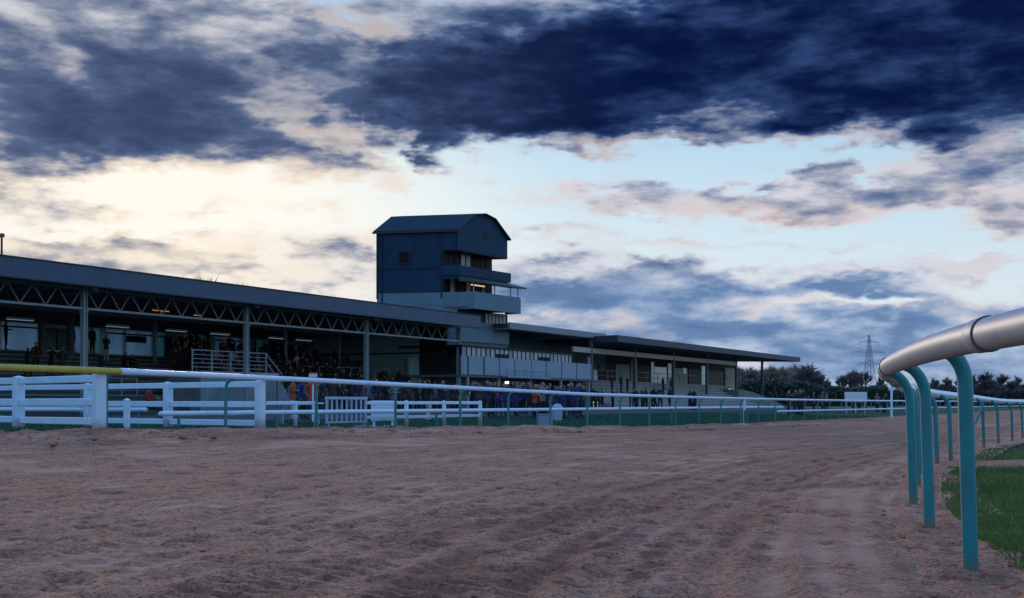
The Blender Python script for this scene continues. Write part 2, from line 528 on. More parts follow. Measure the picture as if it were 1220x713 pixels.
def shade(me, angle=40):
    me.polygons.foreach_set('use_smooth', [True] * len(me.polygons))
    try:
        me.set_sharp_from_angle(angle=R(angle))
    except Exception:
        pass


def fixn(me):
    import bmesh
    b = bmesh.new()
    b.from_mesh(me)
    bmesh.ops.recalc_face_normals(b, faces=b.faces)
    b.to_mesh(me)
    b.free()


def link(name, me, parent=None, loc=None, rz=0.0):
    o = bpy.data.objects.new(name, me)
    COL.objects.link(o)
    if parent is not None:
        o.parent = parent
    if loc is not None:
        o.location = loc
    if rz:
        o.rotation_euler = (0, 0, rz)
    return o


def tag(o, label=None, cat=None, group=None, kind=None):
    for k, v in (('label', label), ('category', cat), ('group', group), ('kind', kind)):
        if v:
            o[k] = v
    return o


def thing(name, label, cat, loc=(0, 0, 0), rz=0.0, group=None):
    o = bpy.data.objects.new(name, None)
    o.empty_display_size = 0.2
    COL.objects.link(o)
    o.location = loc
    o.rotation_euler = (0, 0, rz)
    return tag(o, label, cat, group)


def kids(o):
    return [c for c in CH.get(o.name, [])]


def copy_thing(o, loc, rz=0.0, label=None, group=None):
    r = o.copy()
    COL.objects.link(r)
    r.location = loc
    r.rotation_euler = (0, 0, rz)
    if label:
        r['label'] = label
    if group:
        r['group'] = group
    for ch in list(o.children):
        c = ch.copy()
        COL.objects.link(c)
        c.parent = r
        for g in list(ch.children):
            d = g.copy()
            COL.objects.link(d)
            d.parent = c
    return r


# ------------------------------------------------------------------ plan of the place
IN_PTS = [(-14, 2.5, .03), (-6, 1.75, .03), (0, 1.72, .03), (4.5, 2.17, .03), (5.2, 2.27, .03), (6.2, 2.42, .03), (7.1, 2.59, .03), (9.7, 3.22, .03), (12.1, 3.86, .02), (15.6, 5.03, -.03),
          (19.2, 6.27, -.07), (22.2, 7.5, -.10), (24.8, 8.65, -.13), (28.9, 10.5, -.15), (32.8, 12.3, -.16), (37, 14.3, -.2),
          (41, 16.3, -.24), (60, 26.1, -.25), (100, 46.9, -.25), (320, 161.3, -.25)]
OUT_Z = [(-50, .5), (15, .5), (20, .5), (23, .49), (28, .40), (34.5, .31), (42, .16), (48, .09), (55, .05), (65, .02), (80, .03), (330, .03)]
_iy = np.array([p[0] for p in IN_PTS], float)
_ix = np.array([p[1] for p in IN_PTS], float)
_iz = np.array([p[2] for p in IN_PTS], float)


def _pchip(xs, ys, x):
    """smooth monotone cubic through the points"""
    x = np.asarray(x, float)
    h = np.diff(xs)
    dl = np.diff(ys) / h
    m = np.empty_like(ys)
    m[0], m[-1] = dl[0], dl[-1]
    for k in range(1, len(xs) - 1):
        if dl[k - 1] * dl[k] <= 0:
            m[k] = 0
        else:
            w1, w2 = 2 * h[k] + h[k - 1], h[k] + 2 * h[k - 1]
            m[k] = (w1 + w2) / (w1 / dl[k - 1] + w2 / dl[k])
    i = np.clip(np.searchsorted(xs, x) - 1, 0, len(xs) - 2)
    t = (x - xs[i]) / h[i]
    t = np.clip(t, 0, 1)
    return ((2 * t ** 3 - 3 * t ** 2 + 1) * ys[i] + (t ** 3 - 2 * t ** 2 + t) * h[i] * m[i]
            + (-2 * t ** 3 + 3 * t ** 2) * ys[i + 1] + (t ** 3 - t ** 2) * h[i] * m[i + 1])


_oy = np.array([p[0] for p in OUT_Z], float)
_oz = np.array([p[1] for p in OUT_Z], float)


def XI(y): return _pchip(_iy, _ix, y)
def ZI(y): return _pchip(_iy, _iz, y)
def XO(y): return 0.52 * np.asarray(y, float) - 19.3
def ZO(y): return _pchip(_oy, _oz, y)


def HZ(x, y):
    """height of the bare ground"""
    x = np.asarray(x, float)
    y = np.asarray(y, float)
    xi, xo, zi, zo = XI(y), XO(y), ZI(y), ZO(y)
    t = np.clip((x - xo) / (xi - xo), 0, 1)
    z = zo + (zi - zo) * t
    far = np.clip((xo - x) / 22.0, 0, 1)
    far = far * far * (3 - 2 * far)
    return np.where(x < xo, zo + (0.38 - zo) * far, z)


def hz(x, y): return float(HZ(x, y))


def at(px, Y, py=None):
    """point on the ray of a photo column at distance Y (height from photo row py, else the ground)"""
    X = (px - 610.0) / FPX * Y
    return (X, Y, CAMZ + (480.0 - py) * Y / FPX if py is not None else hz(X, Y))


# stand-local frame: x along the stand (away from camera), y back from the front columns, z up
TH = math.atan2(0.52, 1.0)
SU = (math.sin(TH), math.cos(TH))
SN = (-math.cos(TH), math.sin(TH))
SO = (-20.3, 59.7)
SRZ = math.atan2(SU[1], SU[0])


def sw(s, w): return (SO[0] + s * SU[0] + w * SN[0], SO[1] + s * SU[1] + w * SN[1])


def s_at(px, w):
    k = (px - 610.0) / FPX
    a = SO[0] + w * SN[0] - k * (SO[1] + w * SN[1])
    b = SU[0] - k * SU[1]
    return -a / b


def z_at(py, s, w): return CAMZ + (480.0 - py) * sw(s, w)[1] / FPX


# ------------------------------------------------------------------ numpy value noise
_rs = np.random.RandomState(11)
_tab = _rs.rand(256, 256)


def vnoise(x, y):
    xi, yi = np.floor(x).astype(int), np.floor(y).astype(int)
    fx, fy = x - xi, y - yi
    fx, fy = fx * fx * (3 - 2 * fx), fy * fy * (3 - 2 * fy)
    g = lambda i, j: _tab[i & 255, j & 255]
    return ((g(xi, yi) * (1 - fx) + g(xi + 1, yi) * fx) * (1 - fy) + (g(xi, yi + 1) * (1 - fx) + g(xi + 1, yi + 1) * fx) * fy) - .5


def fbm(x, y, o=4, g=.5):
    a, s, t = 1.0, 0.0, 0.0
    for k in range(o):
        s = s + a * vnoise(x * 2 ** k + 17.3 * k, y * 2 ** k + 5.1 * k)
        a *= g
    return s


def grid_mesh(name, P, mats, smooth=True):
    """P: (rows, cols, 3) array -> one mesh"""
    r, c = P.shape[:2]
    me = bpy.data.meshes.new(name)
    idx = np.arange(r * c).reshape(r, c)
    q = np.stack([idx[:-1, :-1], idx[:-1, 1:], idx[1:, 1:], idx[1:, :-1]], -1).reshape(-1, 4)
    me.vertices.add(r * c)
    me.vertices.foreach_set('co', P.reshape(-1).astype(np.float32))
    me.loops.add(q.size)
    me.loops.foreach_set('vertex_index', q.reshape(-1).astype(np.int32))
    me.polygons.add(len(q))
    me.polygons.foreach_set('loop_start', (np.arange(len(q)) * 4).astype(np.int32))
    me.polygons.foreach_set('use_smooth', np.full(len(q), smooth))
    for m in (mats if isinstance(mats, (list, tuple)) else [mats]):
        me.materials.append(m)
    me.update(calc_edges=True)
    return me


def tri_mesh(name, P, mats):
    """P: (n,3,3) loose triangles -> one mesh"""
    n = len(P)
    me = bpy.data.meshes.new(name)
    me.vertices.add(n * 3)
    me.vertices.foreach_set('co', P.reshape(-1).astype(np.float32))
    me.loops.add(n * 3)
    me.loops.foreach_set('vertex_index', np.arange(n * 3, dtype=np.int32))
    me.polygons.add(n)
    me.polygons.foreach_set('loop_start', (np.arange(n) * 3).astype(np.int32))
    me.materials.append(mats)
    me.update(calc_edges=True)
    return me

# ================================================================== GROUND
def sand_material():
    m = bpy.data.materials.new('track_sand')
    m.use_nodes = True
    t = m.node_tree
    t.nodes.clear()
    N = NT(t)
    p = N.n('ShaderNodeBsdfPrincipled')
    out = N.n('ShaderNodeOutputMaterial')
    t.links.new(p.outputs[0], out.inputs[0])
    co = N.n('ShaderNodeTexCoord').outputs['Object']
    x, y, z = N.sep(co)
    rot = N.n('ShaderNodeMapping')
    N.put(rot.inputs['Vector'], co)
    rot.inputs['Rotation'].default_value = (0, 0, R(62))
    along = N.vm('MULTIPLY', rot.outputs[0], (1.0, 0.22, 1.0))
    big = N.noise(co, 0.16, 6, .6)
    mid = N.noise(co, 1.3, 8, .66)
    fine = N.noise(co, 22.0, 6, .7)
    scuff = N.noise(co, 7.0, 7, .72)
    grain = N.noise(co, 160.0, 3, .7)
    crumb = N.noise(co, 52.0, 3, .6)
    damp_shade_n = N.n('ShaderNodeAttribute', attribute_name='damp').outputs['Fac']
    c = N.ramp(mid, [(.30, (.43, .185, .113)), (.55, (.50, .228, .140)), (.75, (.57, .275, .172))])
    c = N.mix(N.smooth(big, .42, .66, 0, .45), c, (.40, .215, .150))
    c = N.mix(N.smooth(fine, .50, .60, 0, .72), c, (.135, .058, .040))
    c = N.mix(N.smooth(fine, .47, .36, 0, .42), c, (.46, .26, .185))
    c = N.mix(N.smooth(crumb, .54, .60, 0, .60), c, (.15, .060, .040))
    c = N.mix(N.smooth(crumb, .45, .38, 0, .45), c, (.60, .33, .23))
    c = N.mix(N.smooth(scuff, .53, .61, 0, .55), c, (.14, .062, .043))
    c = N.mix(N.smooth(grain, .52, .62, 0, .40), c, (.11, .05, .035))
    c = N.mix(N.smooth(damp_shade_n, .12, 1.0, 0, .50), c, (.16, .062, .040))
    c = N.mix(N.smooth(damp_shade_n, -.05, -.8, 0, .75), c, (.56, .30, .21))
    t.links.new(c, p.inputs['Base Color'])
    p.inputs['Roughness'].default_value = .95
    p.inputs['Specular IOR Level'].default_value = .12
    hgt = N.m('ADD', N.m('MULTIPLY', fine, .6), N.m('ADD', N.m('MULTIPLY', mid, .8), N.m('ADD', N.m('MULTIPLY', crumb, .45), N.m('MULTIPLY', grain, .14))))
    b = N.n('ShaderNodeBump')
    b.inputs['Strength'].default_value = .9
    b.inputs['Distance'].default_value = .03
    t.links.new(hgt, b.inputs['Height'])
    t.links.new(b.outputs[0], p.inputs['Normal'])
    return m


def turf_material(name, cols, sc):
    m = bpy.data.materials.new(name)
    m.use_nodes = True
    t = m.node_tree
    t.nodes.clear()
    N = NT(t)
    p = N.n('ShaderNodeBsdfPrincipled')
    out = N.n('ShaderNodeOutputMaterial')
    t.links.new(p.outputs[0], out.inputs[0])
    co = N.n('ShaderNodeTexCoord').outputs['Object']
    a = N.noise(co, sc, 8, .65)
    b_ = N.noise(co, sc * 9, 6, .7)
    c = N.ramp(a, [(.3, cols[0]), (.55, cols[1]), (.75, cols[2])])
    c = N.mix(N.smooth(b_, .45, .75, 0, .6), c, tuple(v * .45 for v in cols[1]))
    t.links.new(c, p.inputs['Base Color'])
    p.inputs['Roughness'].default_value = .9
    p.inputs['Specular IOR Level'].default_value = .1
    b = N.n('ShaderNodeBump')
    b.inputs['Strength'].default_value = .8
    b.inputs['Distance'].default_value = .05
    t.links.new(b_, b.inputs['Height'])
    t.links.new(b.outputs[0], p.inputs['Normal'])
    return m


M_sand = sand_material()
M_turf = turf_material('infield_turf', [(.040, .060, .018), (.065, .085, .026), (.14, .105, .05)], .6)
M_lawn = turf_material('lawn_turf', [(.014, .055, .036), (.02, .075, .046), (.035, .085, .045)], .4)
M_field = turf_material('far_fields', [(.03, .055, .025), (.04, .07, .03), (.06, .07, .035)], .05)


def sand_relief(X, Y, T):
    """hoof prints, harrow lines, tyre treads and churned edges (metres)"""
    xi = XI(Y)
    off = xi - X                                    # metres left of the inner rail
    sc = fbm(X * 5.5 + 9, Y * 5.5, 4, .62)
    h = .009 * fbm(X * .9, Y * .9, 4) + .013 * sc - .014 * np.clip(np.abs(sc) - .12, 0, 1) + .015 * fbm(X * 13, Y * 13, 3, .65)
    # faint harrow lines running with the track
    h = h + .006 * np.sin(off * 15.0 + 2.0 * fbm(X * .4, Y * .4, 3)) * np.clip(.6 + fbm(X * .3 + 40, Y * .3, 2), 0, 1)
    # churned, lumpy strip under the outer rail
    do = X - XO(Y)
    churn = np.exp(-((do - 1.2) / 1.5) ** 2)
    h = h + churn * (.16 * fbm(X * 1.9 + 3, Y * 1.9, 4, .62) + .02)
    rut = np.exp(-((do - 3.3 + .4 * vnoise(Y * .25, Y * 0)) / .5) ** 2)
    h = h - .04 * rut
    # hoof pits: jittered cells
    cs = .55
    pits = 0
    ci, cj = np.floor(X / cs), np.floor(Y / cs)
    for di in (-1, 0, 1):
        for dj in (-1, 0, 1):
            a, b = (ci + di).astype(int), (cj + dj).astype(int)
            r1, r2, r3 = _tab[a & 255, b & 255], _tab[(a + 71) & 255, (b + 13) & 255], _tab[(a + 19) & 255, (b + 131) & 255]
            px, py = (a + r1) * cs, (b + r2) * cs
            rad = .055 + .05 * r3
            d2 = ((X - px) ** 2 + ((Y - py) * .8) ** 2) / rad ** 2
            on = (r3 > .52)
            pits = pits + np.where(on, np.exp(-d2 * 1.6), 0)
            h = h + np.where(on, -(.022 + .032 * r1) * np.exp(-d2 * 1.3) + .007 * np.exp(-(np.sqrt(d2) - 1.5) ** 2 * 3), 0)
    # a path walked beside the rail: smoother, with a line of prints
    path = np.exp(-((off - .85) / .55) ** 2)
    h = h * (1 - .45 * path) + .02 * path
    # moist and painted-in shade where cut open, pale and dry where brushed smooth
    damp = .55 * fbm(off * .8 + 20, Y * .045, 4) + .55 * fbm(off * 3.1 + 5, Y * .11 + 7, 3) + .75 * fbm(X * 1.1 + 31, Y * 1.1, 4, .6)
    damp = damp - .38 * path * (1 + fbm(Y * .5, off * 1.5, 3)) - .25 * np.exp(-((off + .1) / .5) ** 2)
    damp = damp + .85 * pits  # shade of the hoof pits put into the sand colour
    hl = np.clip(.55 + 1.4 * fbm(X * .22 + 40, Y * .22, 3), 0, 1)
    damp = damp + .22 * hl * np.sin(off * 21.0 + 3.0 * fbm(off * .5, Y * .06, 3))
    h = h + .006 * hl * np.sin(off * 21.0 + 3.0 * fbm(off * .5, Y * .06, 3))
    wob = .25 * fbm(Y * .12, Y * 0 + 6, 2)
    for (o, wd, st) in ((1.45, .08, .8), (1.85, .06, .6), (2.35, .08, .85), (2.9, .09, .9), (3.4, .07, .6), (5.2, .14, .5), (5.9, .14, .5), (8.1, .16, .45), (8.9, .16, .4), (11.2, .2, .4)):
        ln = np.exp(-((off - o - wob) / wd) ** 2)
        dash = np.clip(.45 + 2.2 * vnoise(Y * 3.1 + 9 * o, Y * 0 + o) + 1.0 * vnoise(Y * .35 + o, Y * 0), 0, 1.2)
        damp = damp + st * ln * dash
        h = h - .012 * st * ln * dash
    do2 = X - XO(Y)
    damp = damp + .8 * np.exp(-((do2 - 3.0) / .6) ** 2) * np.clip(.5 + 2 * fbm(Y * 1.3, do2, 3), 0, 1) - .8 * np.exp(-((do2 - 1.6) / .7) ** 2) * np.clip(.4 + 2 * fbm(Y * .6 + 4, do2, 3), 0, 1)
    damp = damp + .5 * np.exp(-((do2 - .4) / .4) ** 2)  # shade along the outer rail foot, painted as a dark band
    # tyre tracks with chevron tread, crossing near the camera
    for (x0, y0, ang, wd, amp) in ((-1.75, 5.2, 26, .26, .034), (-.75, 5.2, 26, .22, .030), (-5.6, 8.0, 50, .3, .026), (-3.6, 6.0, 40, .2, .022)):
        a = R(ang)
        u = (X - x0) * math.sin(a) + (Y - y0) * math.cos(a)
        v = (X - x0) * math.cos(a) - (Y - y0) * math.sin(a) + .10 * fbm(u * .7, u * 0 + x0, 2)
        band = np.exp(-(np.abs(v) / wd) ** 6) * np.clip(.35 + 2.0 * vnoise(u * .4 + 7 * x0, u * 0 + 3), 0, 1)
        tread = np.clip(np.sin(u * 2 * math.pi / .17 + np.abs(v) * 8), -.3, 1)
        h = h - band * amp * (.25 + tread)
        damp = damp + band * (.05 + .95 * np.clip(tread, 0, 1))
    # prints: rows of hooves heading into the bend
    for (o, ph) in ((1.2, 0), (1.75, .3), (2.2, .1), (2.7, .5), (3.2, .2), (3.9, .7), (4.6, .4)):
        cell = np.floor((Y + ph) / .52)
        r1 = _tab[cell.astype(int) & 255, int(o * 50) & 255]
        r2 = _tab[(cell.astype(int) + 90) & 255, int(o * 50) & 255]
        cy = (cell + .3 + .4 * r1) * .52 - ph
        cx = o + wob + .16 * (r2 - .5) + .10 * (cell % 2 - .5)
        d2 = ((off - cx) / .062) ** 2 + ((Y - cy) / .085) ** 2
        on = (r2 + r1 > .75)
        pit = np.where(on, np.exp(-d2), 0)
        h = h - .034 * pit + np.where(on, .010 * np.exp(-(np.sqrt(d2) - 1.7) ** 2 * 2.5), 0)
        damp = damp + 1.3 * pit  # print hollows darkened in colour to strengthen their soft shading
    # sand heaped round the feet of the near posts
    for py in (4.55, 7.1, 9.7, 12.1, 15.6, 19.2, 22.2):
        px = float(XI(py))
        d2 = ((X - px) ** 2 + (Y - py) ** 2)
        h = h + .016 * np.exp(-d2 / .03) * (1 + 2 * fbm(X * 9, Y * 9, 2)) - .016 * np.exp(-(np.sqrt(d2) - .30) ** 2 / .008)
        damp = damp + .7 * np.exp(-d2 / .05)  # darker close round each post foot
    return h, damp


def build_track():
    ys = 1.0 / np.linspace(1 / 3.3, 1 / 330.0, 470)
    ys = np.concatenate([np.linspace(-14, 3.0, 14), ys])
    t = np.linspace(0, 1, 620) ** 1.55
    Yg, T = np.meshgrid(ys, t, indexing='ij')
    xi, xo = XI(Yg) + .75, XO(Yg) - .35
    X = xi + (xo - xi) * T
    Z = HZ(X, Yg)
    fade = np.clip(1.6 - Yg / 90, .15, 1)
    rel, damp = sand_relief(X, Yg, T)
    Z = Z + rel * fade
    P = np.stack([X[:, ::-1], Yg, Z[:, ::-1]], -1)
    me = grid_mesh('sand_track', P, M_sand)
    at_ = me.attributes.new('damp', 'FLOAT', 'POINT')
    at_.data.foreach_set('value', damp[:, ::-1].reshape(-1).astype(np.float32))
    tag(link('sand_track', me), kind='structure')


def build_infield():
    ys = np.concatenate([np.linspace(-14, 4, 10), 1.0 / np.linspace(1 / 4.3, 1 / 330.0, 170)])
    d = np.concatenate([[-.25, .05], np.linspace(.15, 4, 34), np.linspace(4.3, 14, 24), np.linspace(16, 150, 16)])
    Yg, D = np.meshgrid(ys, d, indexing='ij')
    X = XI(Yg) + .12 + D + .5 * (fbm(Yg * 1.1, Yg * 0 + 2, 4) + .15) * np.exp(-D / .8)
    Z = ZI(Yg) + .035 * fbm(X * 1.2, Yg * 1.2, 4) + .07 * np.clip((D - .1) / 1.3, 0, 1) - .05
    Z = np.where(D < .1, Z - .05, Z)
    me = grid_mesh('infield', np.stack([X, Yg, Z], -1), M_turf)
    tag(link('infield', me), kind='structure')
    # the sandy crossing through the grass
    n, k = 60, 14
    s = np.linspace(0, 1, n)
    v = np.linspace(-1, 1, k)
    S, V = np.meshgrid(s, v, indexing='ij')
    Yc = 22.0 + 9.0 * S + V * (1.15 + .3 * np.sin(S * 19)) + .3 * fbm(S * 9, V * 2, 3)
    Xc = XI(Yc) + .05 + 26 * S
    Zc = ZI(Yc) + .062 + .03 * fbm(Xc * 2, Yc * 2, 4) - .10 * np.abs(V) ** 4 - .06 * np.clip(1 - S * 40, 0, 1)
    me = grid_mesh('sandy_crossing', np.stack([Xc, Yc, Zc], -1), M_sand)
    tag(link('sandy_crossing', me), kind='structure')


def grass_tufts():
    """mown winter grass: loose blades, one object"""
    rs = np.random.RandomState(5)
    n = 150000
    Y = 5.2 / (1 - rs.rand(n) * (1 - 5.2 / 34.0))
    D = .30 + (rs.rand(n) ** 1.4) * np.clip(Y * .62, 3.0, 14)
    X = XI(Y) + D
    edge = D - .34 - .5 * fbm(Y * .8, Y * 0 + 3, 3) - .25 * fbm(X * 2.2, Y * 2.2, 2)
    patch = fbm(X * .55 + 5, Y * .55, 4)
    cx = D / 26.0
    crossing = np.abs(Y - (22.0 + 9.0 * cx)) < 1.15
    ok = ((edge > 0) | (rs.rand(n) < .10 * np.clip(1 + edge / .5, 0, 1))) & (rs.rand(n) < np.clip(.75 + 1.3 * patch, .12, 1)) & ~crossing
    X, Y, D = X[ok], Y[ok], D[ok]
    n = len(X)
    hgt = (.018 + .045 * rs.rand(n)) * np.clip(1 + fbm(X * .8, Y * .8, 3), .5, 1.6)
    wid = .0035 + .0004 * Y + .002 * rs.rand(n)
    a = rs.rand(n) * 6.283
    lean = .5 * rs.rand(n) * hgt
    b = rs.rand(n) * 6.283
    Z = ZI(Y) + .010 + .035 * fbm(X * 1.2, Y * 1.2, 4)
    P = np.zeros((n, 3, 3))
    P[:, 0] = np.stack([X - wid * np.cos(a), Y - wid * np.sin(a), Z], -1)
    P[:, 1] = np.stack([X + wid * np.cos(a), Y + wid * np.sin(a), Z], -1)
    P[:, 2] = np.stack([X + lean * np.cos(b), Y + lean * np.sin(b), Z + hgt], -1)
    tag(link('infield_grass', tri_mesh('infield_grass', P, M_grass)), 'short rough winter grass on the infield beside the near rail', 'grass', kind='stuff')
    # lawn beyond the outer rail
    n = 60000
    Y = 18 + 70 * rs.rand(n) ** 1.3
    D = .35 + 13.5 * rs.rand(n)
    X = XO(Y) - D
    hgt = .03 + .05 * rs.rand(n)
    wid = .015 + .02 * rs.rand(n)
    a = rs.rand(n) * 6.283
    Z = HZ(X, Y) + .01
    P = np.zeros((n, 3, 3))
    P[:, 0] = np.stack([X - wid * np.cos(a), Y - wid * np.sin(a), Z], -1)
    P[:, 1] = np.stack([X + wid * np.cos(a), Y + wid * np.sin(a), Z], -1)
    P[:, 2] = np.stack([X + .03 * np.cos(a * 3), Y + .03 * np.sin(a * 3), Z + hgt], -1)
    tag(link('lawn_grass', tri_mesh('lawn_grass', P, M_grass_far)), 'dark green lawn strip behind the outer running rail', 'grass', kind='stuff')
    # clods of sand thrown up along the edges
    rsx = np.random.RandomState(9)
    mb = []
    for i in range(900):
        if i < 520:
            Y = 18 + 40 * rsx.rand() ** 1.4
            X = float(XO(Y)) + abs(rsx.normal(1.0, .9)) + .1
            r = .02 + .06 * rsx.rand() ** 2
        else:
            Y = 5.6 + 14 * rsx.rand() ** 1.5
            X = float(XI(Y)) - rsx.normal(0.3, 1.6)
            if X > float(XI(Y)) + .5:
                X -= 1.4
            r = .006 + .016 * rsx.rand() ** 2
        z = hz(X, Y) + r * .2
        oct_ = np.array([(1, 0, 0), (0, 1, 0), (-1, 0, 0), (0, -1, 0), (0, 0, .8), (0, 0, -.8)], float)
        oct_ = oct_ * r * (0.6 + .8 * rsx.rand(6, 1)) + (X, Y, z)
        for f in ((0, 1, 4), (1, 2, 4), (2, 3, 4), (3, 0, 4), (1, 0, 5), (2, 1, 5), (3, 2, 5), (0, 3, 5)):
            mb.append(oct_[list(f)])
    tag(link('sand_clods', tri_mesh('sand_clods', np.array(mb), M_sand)), 'small lumps of kicked up sand along the track edges', 'sand clods', kind='stuff')


def build_apron():
    ys = np.concatenate([np.linspace(-14, 15, 8), np.linspace(17, 90, 74), np.linspace(95, 330, 30)])
    d = np.concatenate([np.linspace(.2, 14.2, 18)])
    Yg, D = np.meshgrid(ys, d, indexing='ij')
    X = XO(Yg) - D
    Z = HZ(X, Yg) + .03 * fbm(X, Yg, 3)
    me = grid_mesh('lawn', np.stack([X, Yg, Z], -1)[:, ::-1], M_lawn)
    tag(link('lawn', me), kind='structure')
    d = np.concatenate([[14.2, 14.25], np.linspace(16, 60, 12), [90, 140]])
    Yg, D = np.meshgrid(ys, d, indexing='ij')
    X = XO(Yg) - D
    Z = HZ(X, Yg) + np.where(D < 14.21, -.06, .05)
    me = grid_mesh('apron', np.stack([X, Yg, Z], -1)[:, ::-1], M_tarmac)
    tag(link('apron', me), kind='structure')
    # land to the horizon
    g = np.concatenate([[-5200, -2500, -1200, -600], np.linspace(-300, 300, 7), [600, 1200, 2500, 5200]])
    Yg, X = np.meshgrid(g, g, indexing='ij')
    Z = np.full_like(X, -.75) 
    me = grid_mesh('ground', np.stack([X, Yg, Z], -1), M_field)
    tag(link('ground', me), kind='structure')


build_track()
build_infield()
build_apron()
grass_tufts()

# ================================================================== RUNNING RAILS
def arclen_samples(fx, y0, y1, step, start=None):
    ys = np.linspace(y0, y1, 6000)
    xs = fx(ys)
    L = np.concatenate([[0], np.cumsum(np.hypot(np.diff(xs), np.diff(ys)))])
    return np.interp(np.arange(0, L[-1], step), L, ys)


def inner_rail():
    root = thing('running_rail', 'thick rounded running rail on teal hooped posts at the right, beside the infield grass', 'running rail', (2.59, 7.1, .03))
    RX, RY, RZ = 2.59, 7.1, .03
    RAD = .078

    def off(Y): return float(np.interp(Y, [5.0, 7.1, 9.7, 13], [-.13, -.175, -.24, -.28]))

    def tube_c(Y):
        return (float(XI(Y)) + off(Y) - RX, Y - RY, (1.32 if Y < 12.5 else float(np.interp(Y, [12.5, 19, 25, 33, 41, 70], [1.32, 1.235, 1.17, 1.13, 1.04, 1.04]))) - RZ)
    # rail sections with a sleeve at each joint
    joints = [-9, -4.4, .7, 5.95, 11.2]
    y = 11.2
    while y < 160:
        y += 5.3 / math.hypot(1, .5)
        joints.append(y)
    for a, b in zip(joints[:-1], joints[1:]):
        n = 14 if b < 30 else 3
        nn = 28 if b < 14 else (16 if b < 45 else 8)
        m = MB().tube([tube_c(v) for v in np.linspace(a, b, n)], RAD, nn)
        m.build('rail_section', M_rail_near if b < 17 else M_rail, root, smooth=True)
    for j in joints:
        if -2 < j < 24:
            c0, c1, c2 = tube_c(j - .11), tube_c(j), tube_c(j + .11)
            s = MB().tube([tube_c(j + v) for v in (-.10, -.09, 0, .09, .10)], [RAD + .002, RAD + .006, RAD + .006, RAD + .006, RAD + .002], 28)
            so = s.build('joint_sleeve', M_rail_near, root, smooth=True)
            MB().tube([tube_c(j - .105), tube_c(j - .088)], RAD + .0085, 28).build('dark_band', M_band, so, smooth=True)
    # hooped posts
    py = [4.55, 7.1, 9.7, 12.1, 15.6, 19.2, 22.2, 24.8, 28.9, 32.8, 37.0, 41.0]
    while py[-1] < 150:
        py.append(py[-1] + 3.2)
    for Y in [-3.6, -.9, 1.9] + py:
        zt = tube_c(Y)[2] + RZ
        g = hz(float(XI(Y)), Y)
        H = zt - RAD - g                            # underside of the rail above the ground
        bx, by = float(XI(Y)) - RX, Y - RY
        lean = -.035
        rad = -off(Y) + lean
        pts = [(bx, by, g - RZ - .05), (bx + lean * .5, by, g - RZ + .5), (bx + lean, by, g - RZ + H - rad)]
        n = 9 if Y < 30 else 4
        for k in range(1, n + 1):
            th = k / n * math.pi / 2
            pts.append((bx + lean - rad * (1 - math.cos(th)) * 1.0, by, g - RZ + H - rad + (rad + .055) * math.sin(th)))
        r = .043
        MB().tube(pts, r, 16 if Y < 14 else 8).build('post', M_green, root, smooth=True)
    # one slanted stay
    Y = 32.2
    b0 = (float(XI(Y)) - RX - .45, Y - RY, hz(float(XI(Y)), Y) - RZ + .0)
    MB().tube([b0, (float(XI(Y + .5)) - RX, Y + .5 - RY, tube_c(Y)[2] - .15)], .03, 8).build('stay', M_green, root, smooth=True)


def outer_rail():
    root = thing('running_rail', 'long white running rail on thin green posts with yellow padding at its left end', 'running rail',
                 (float(XO(23)), 23, hz(float(XO(23)), 23)))
    RX, RY, RZ = root.location
    zy = [-12, 14, 23, 28.66, 34.5, 41.8, 46.9, 54.7, 65.3, 78.4, 330]
    zz = [1.60, 1.60, 1.575, 1.50, 1.40, 1.275, 1.245, 1.20, 1.155, 1.13, 1.13]

    def tc(Y): return (float(XO(Y)) + .10 - RX, Y - RY, float(np.interp(Y, zy, zz)) - RZ)
    RAD = .056
    ypad = 28950 / (1390 - 146)
    pad = [tc(v) for v in np.linspace(8, ypad, 12)]
    MB().tube(pad, [.060] * 12, 14).build('yellow_padding', M_yellow, root, smooth=True)
    y = ypad + .02
    MB().tube([tc(v) for v in np.linspace(y - .2, y + .35, 3)], [.064, .064, .057], 14).build('rail_end_sleeve', M_rail, root, smooth=True)
    while y < 250:
        b = y + 5.0
        MB().tube([tc(v) for v in np.linspace(y, b, 4)], RAD, 12 if y < 45 else 6).build('rail_section', M_rail, root, smooth=True)
        y = b
    ps = [9.5, 12.2, 14.9, 17.6, 20.3, 22.98, 25.9, 28.66, 31.6, 34.5]
    while ps[-1] < 200:
        ps.append(ps[-1] + 2.52)
    for Y in ps:
        g = hz(float(XO(Y)), Y)
        x, yy, zt = float(XO(Y)) - RX, Y - RY, tc(Y)[2]
        MB().tube([(x - .06, yy, g - RZ - .03), (x - .055, yy, zt - .26), (x - .03, yy, zt - .13), (x + .04, yy, zt - .07), (x + .10, yy, zt - .045)], .034 if Y < 70 else .03, 8 if Y < 50 else 5).build(
            'post', M_green_far, root, smooth=True)
    # the lower white rail carried by the far posts
    MB().tube([(float(XO(v)) - RX - .05, v - RY, .575 - RZ) for v in np.linspace(62.6, 250, 30)], .05, 6).build('lower_rail', M_rail, root, smooth=True)


inner_rail()
outer_rail()


# ================================================================== WHITE FENCES
def YO(px, o): return (19.3 + o) * FPX / (1390 - px)


def PO(px, o):
    Y = YO(px, o)
    return (float(XO(Y)) - o, Y)


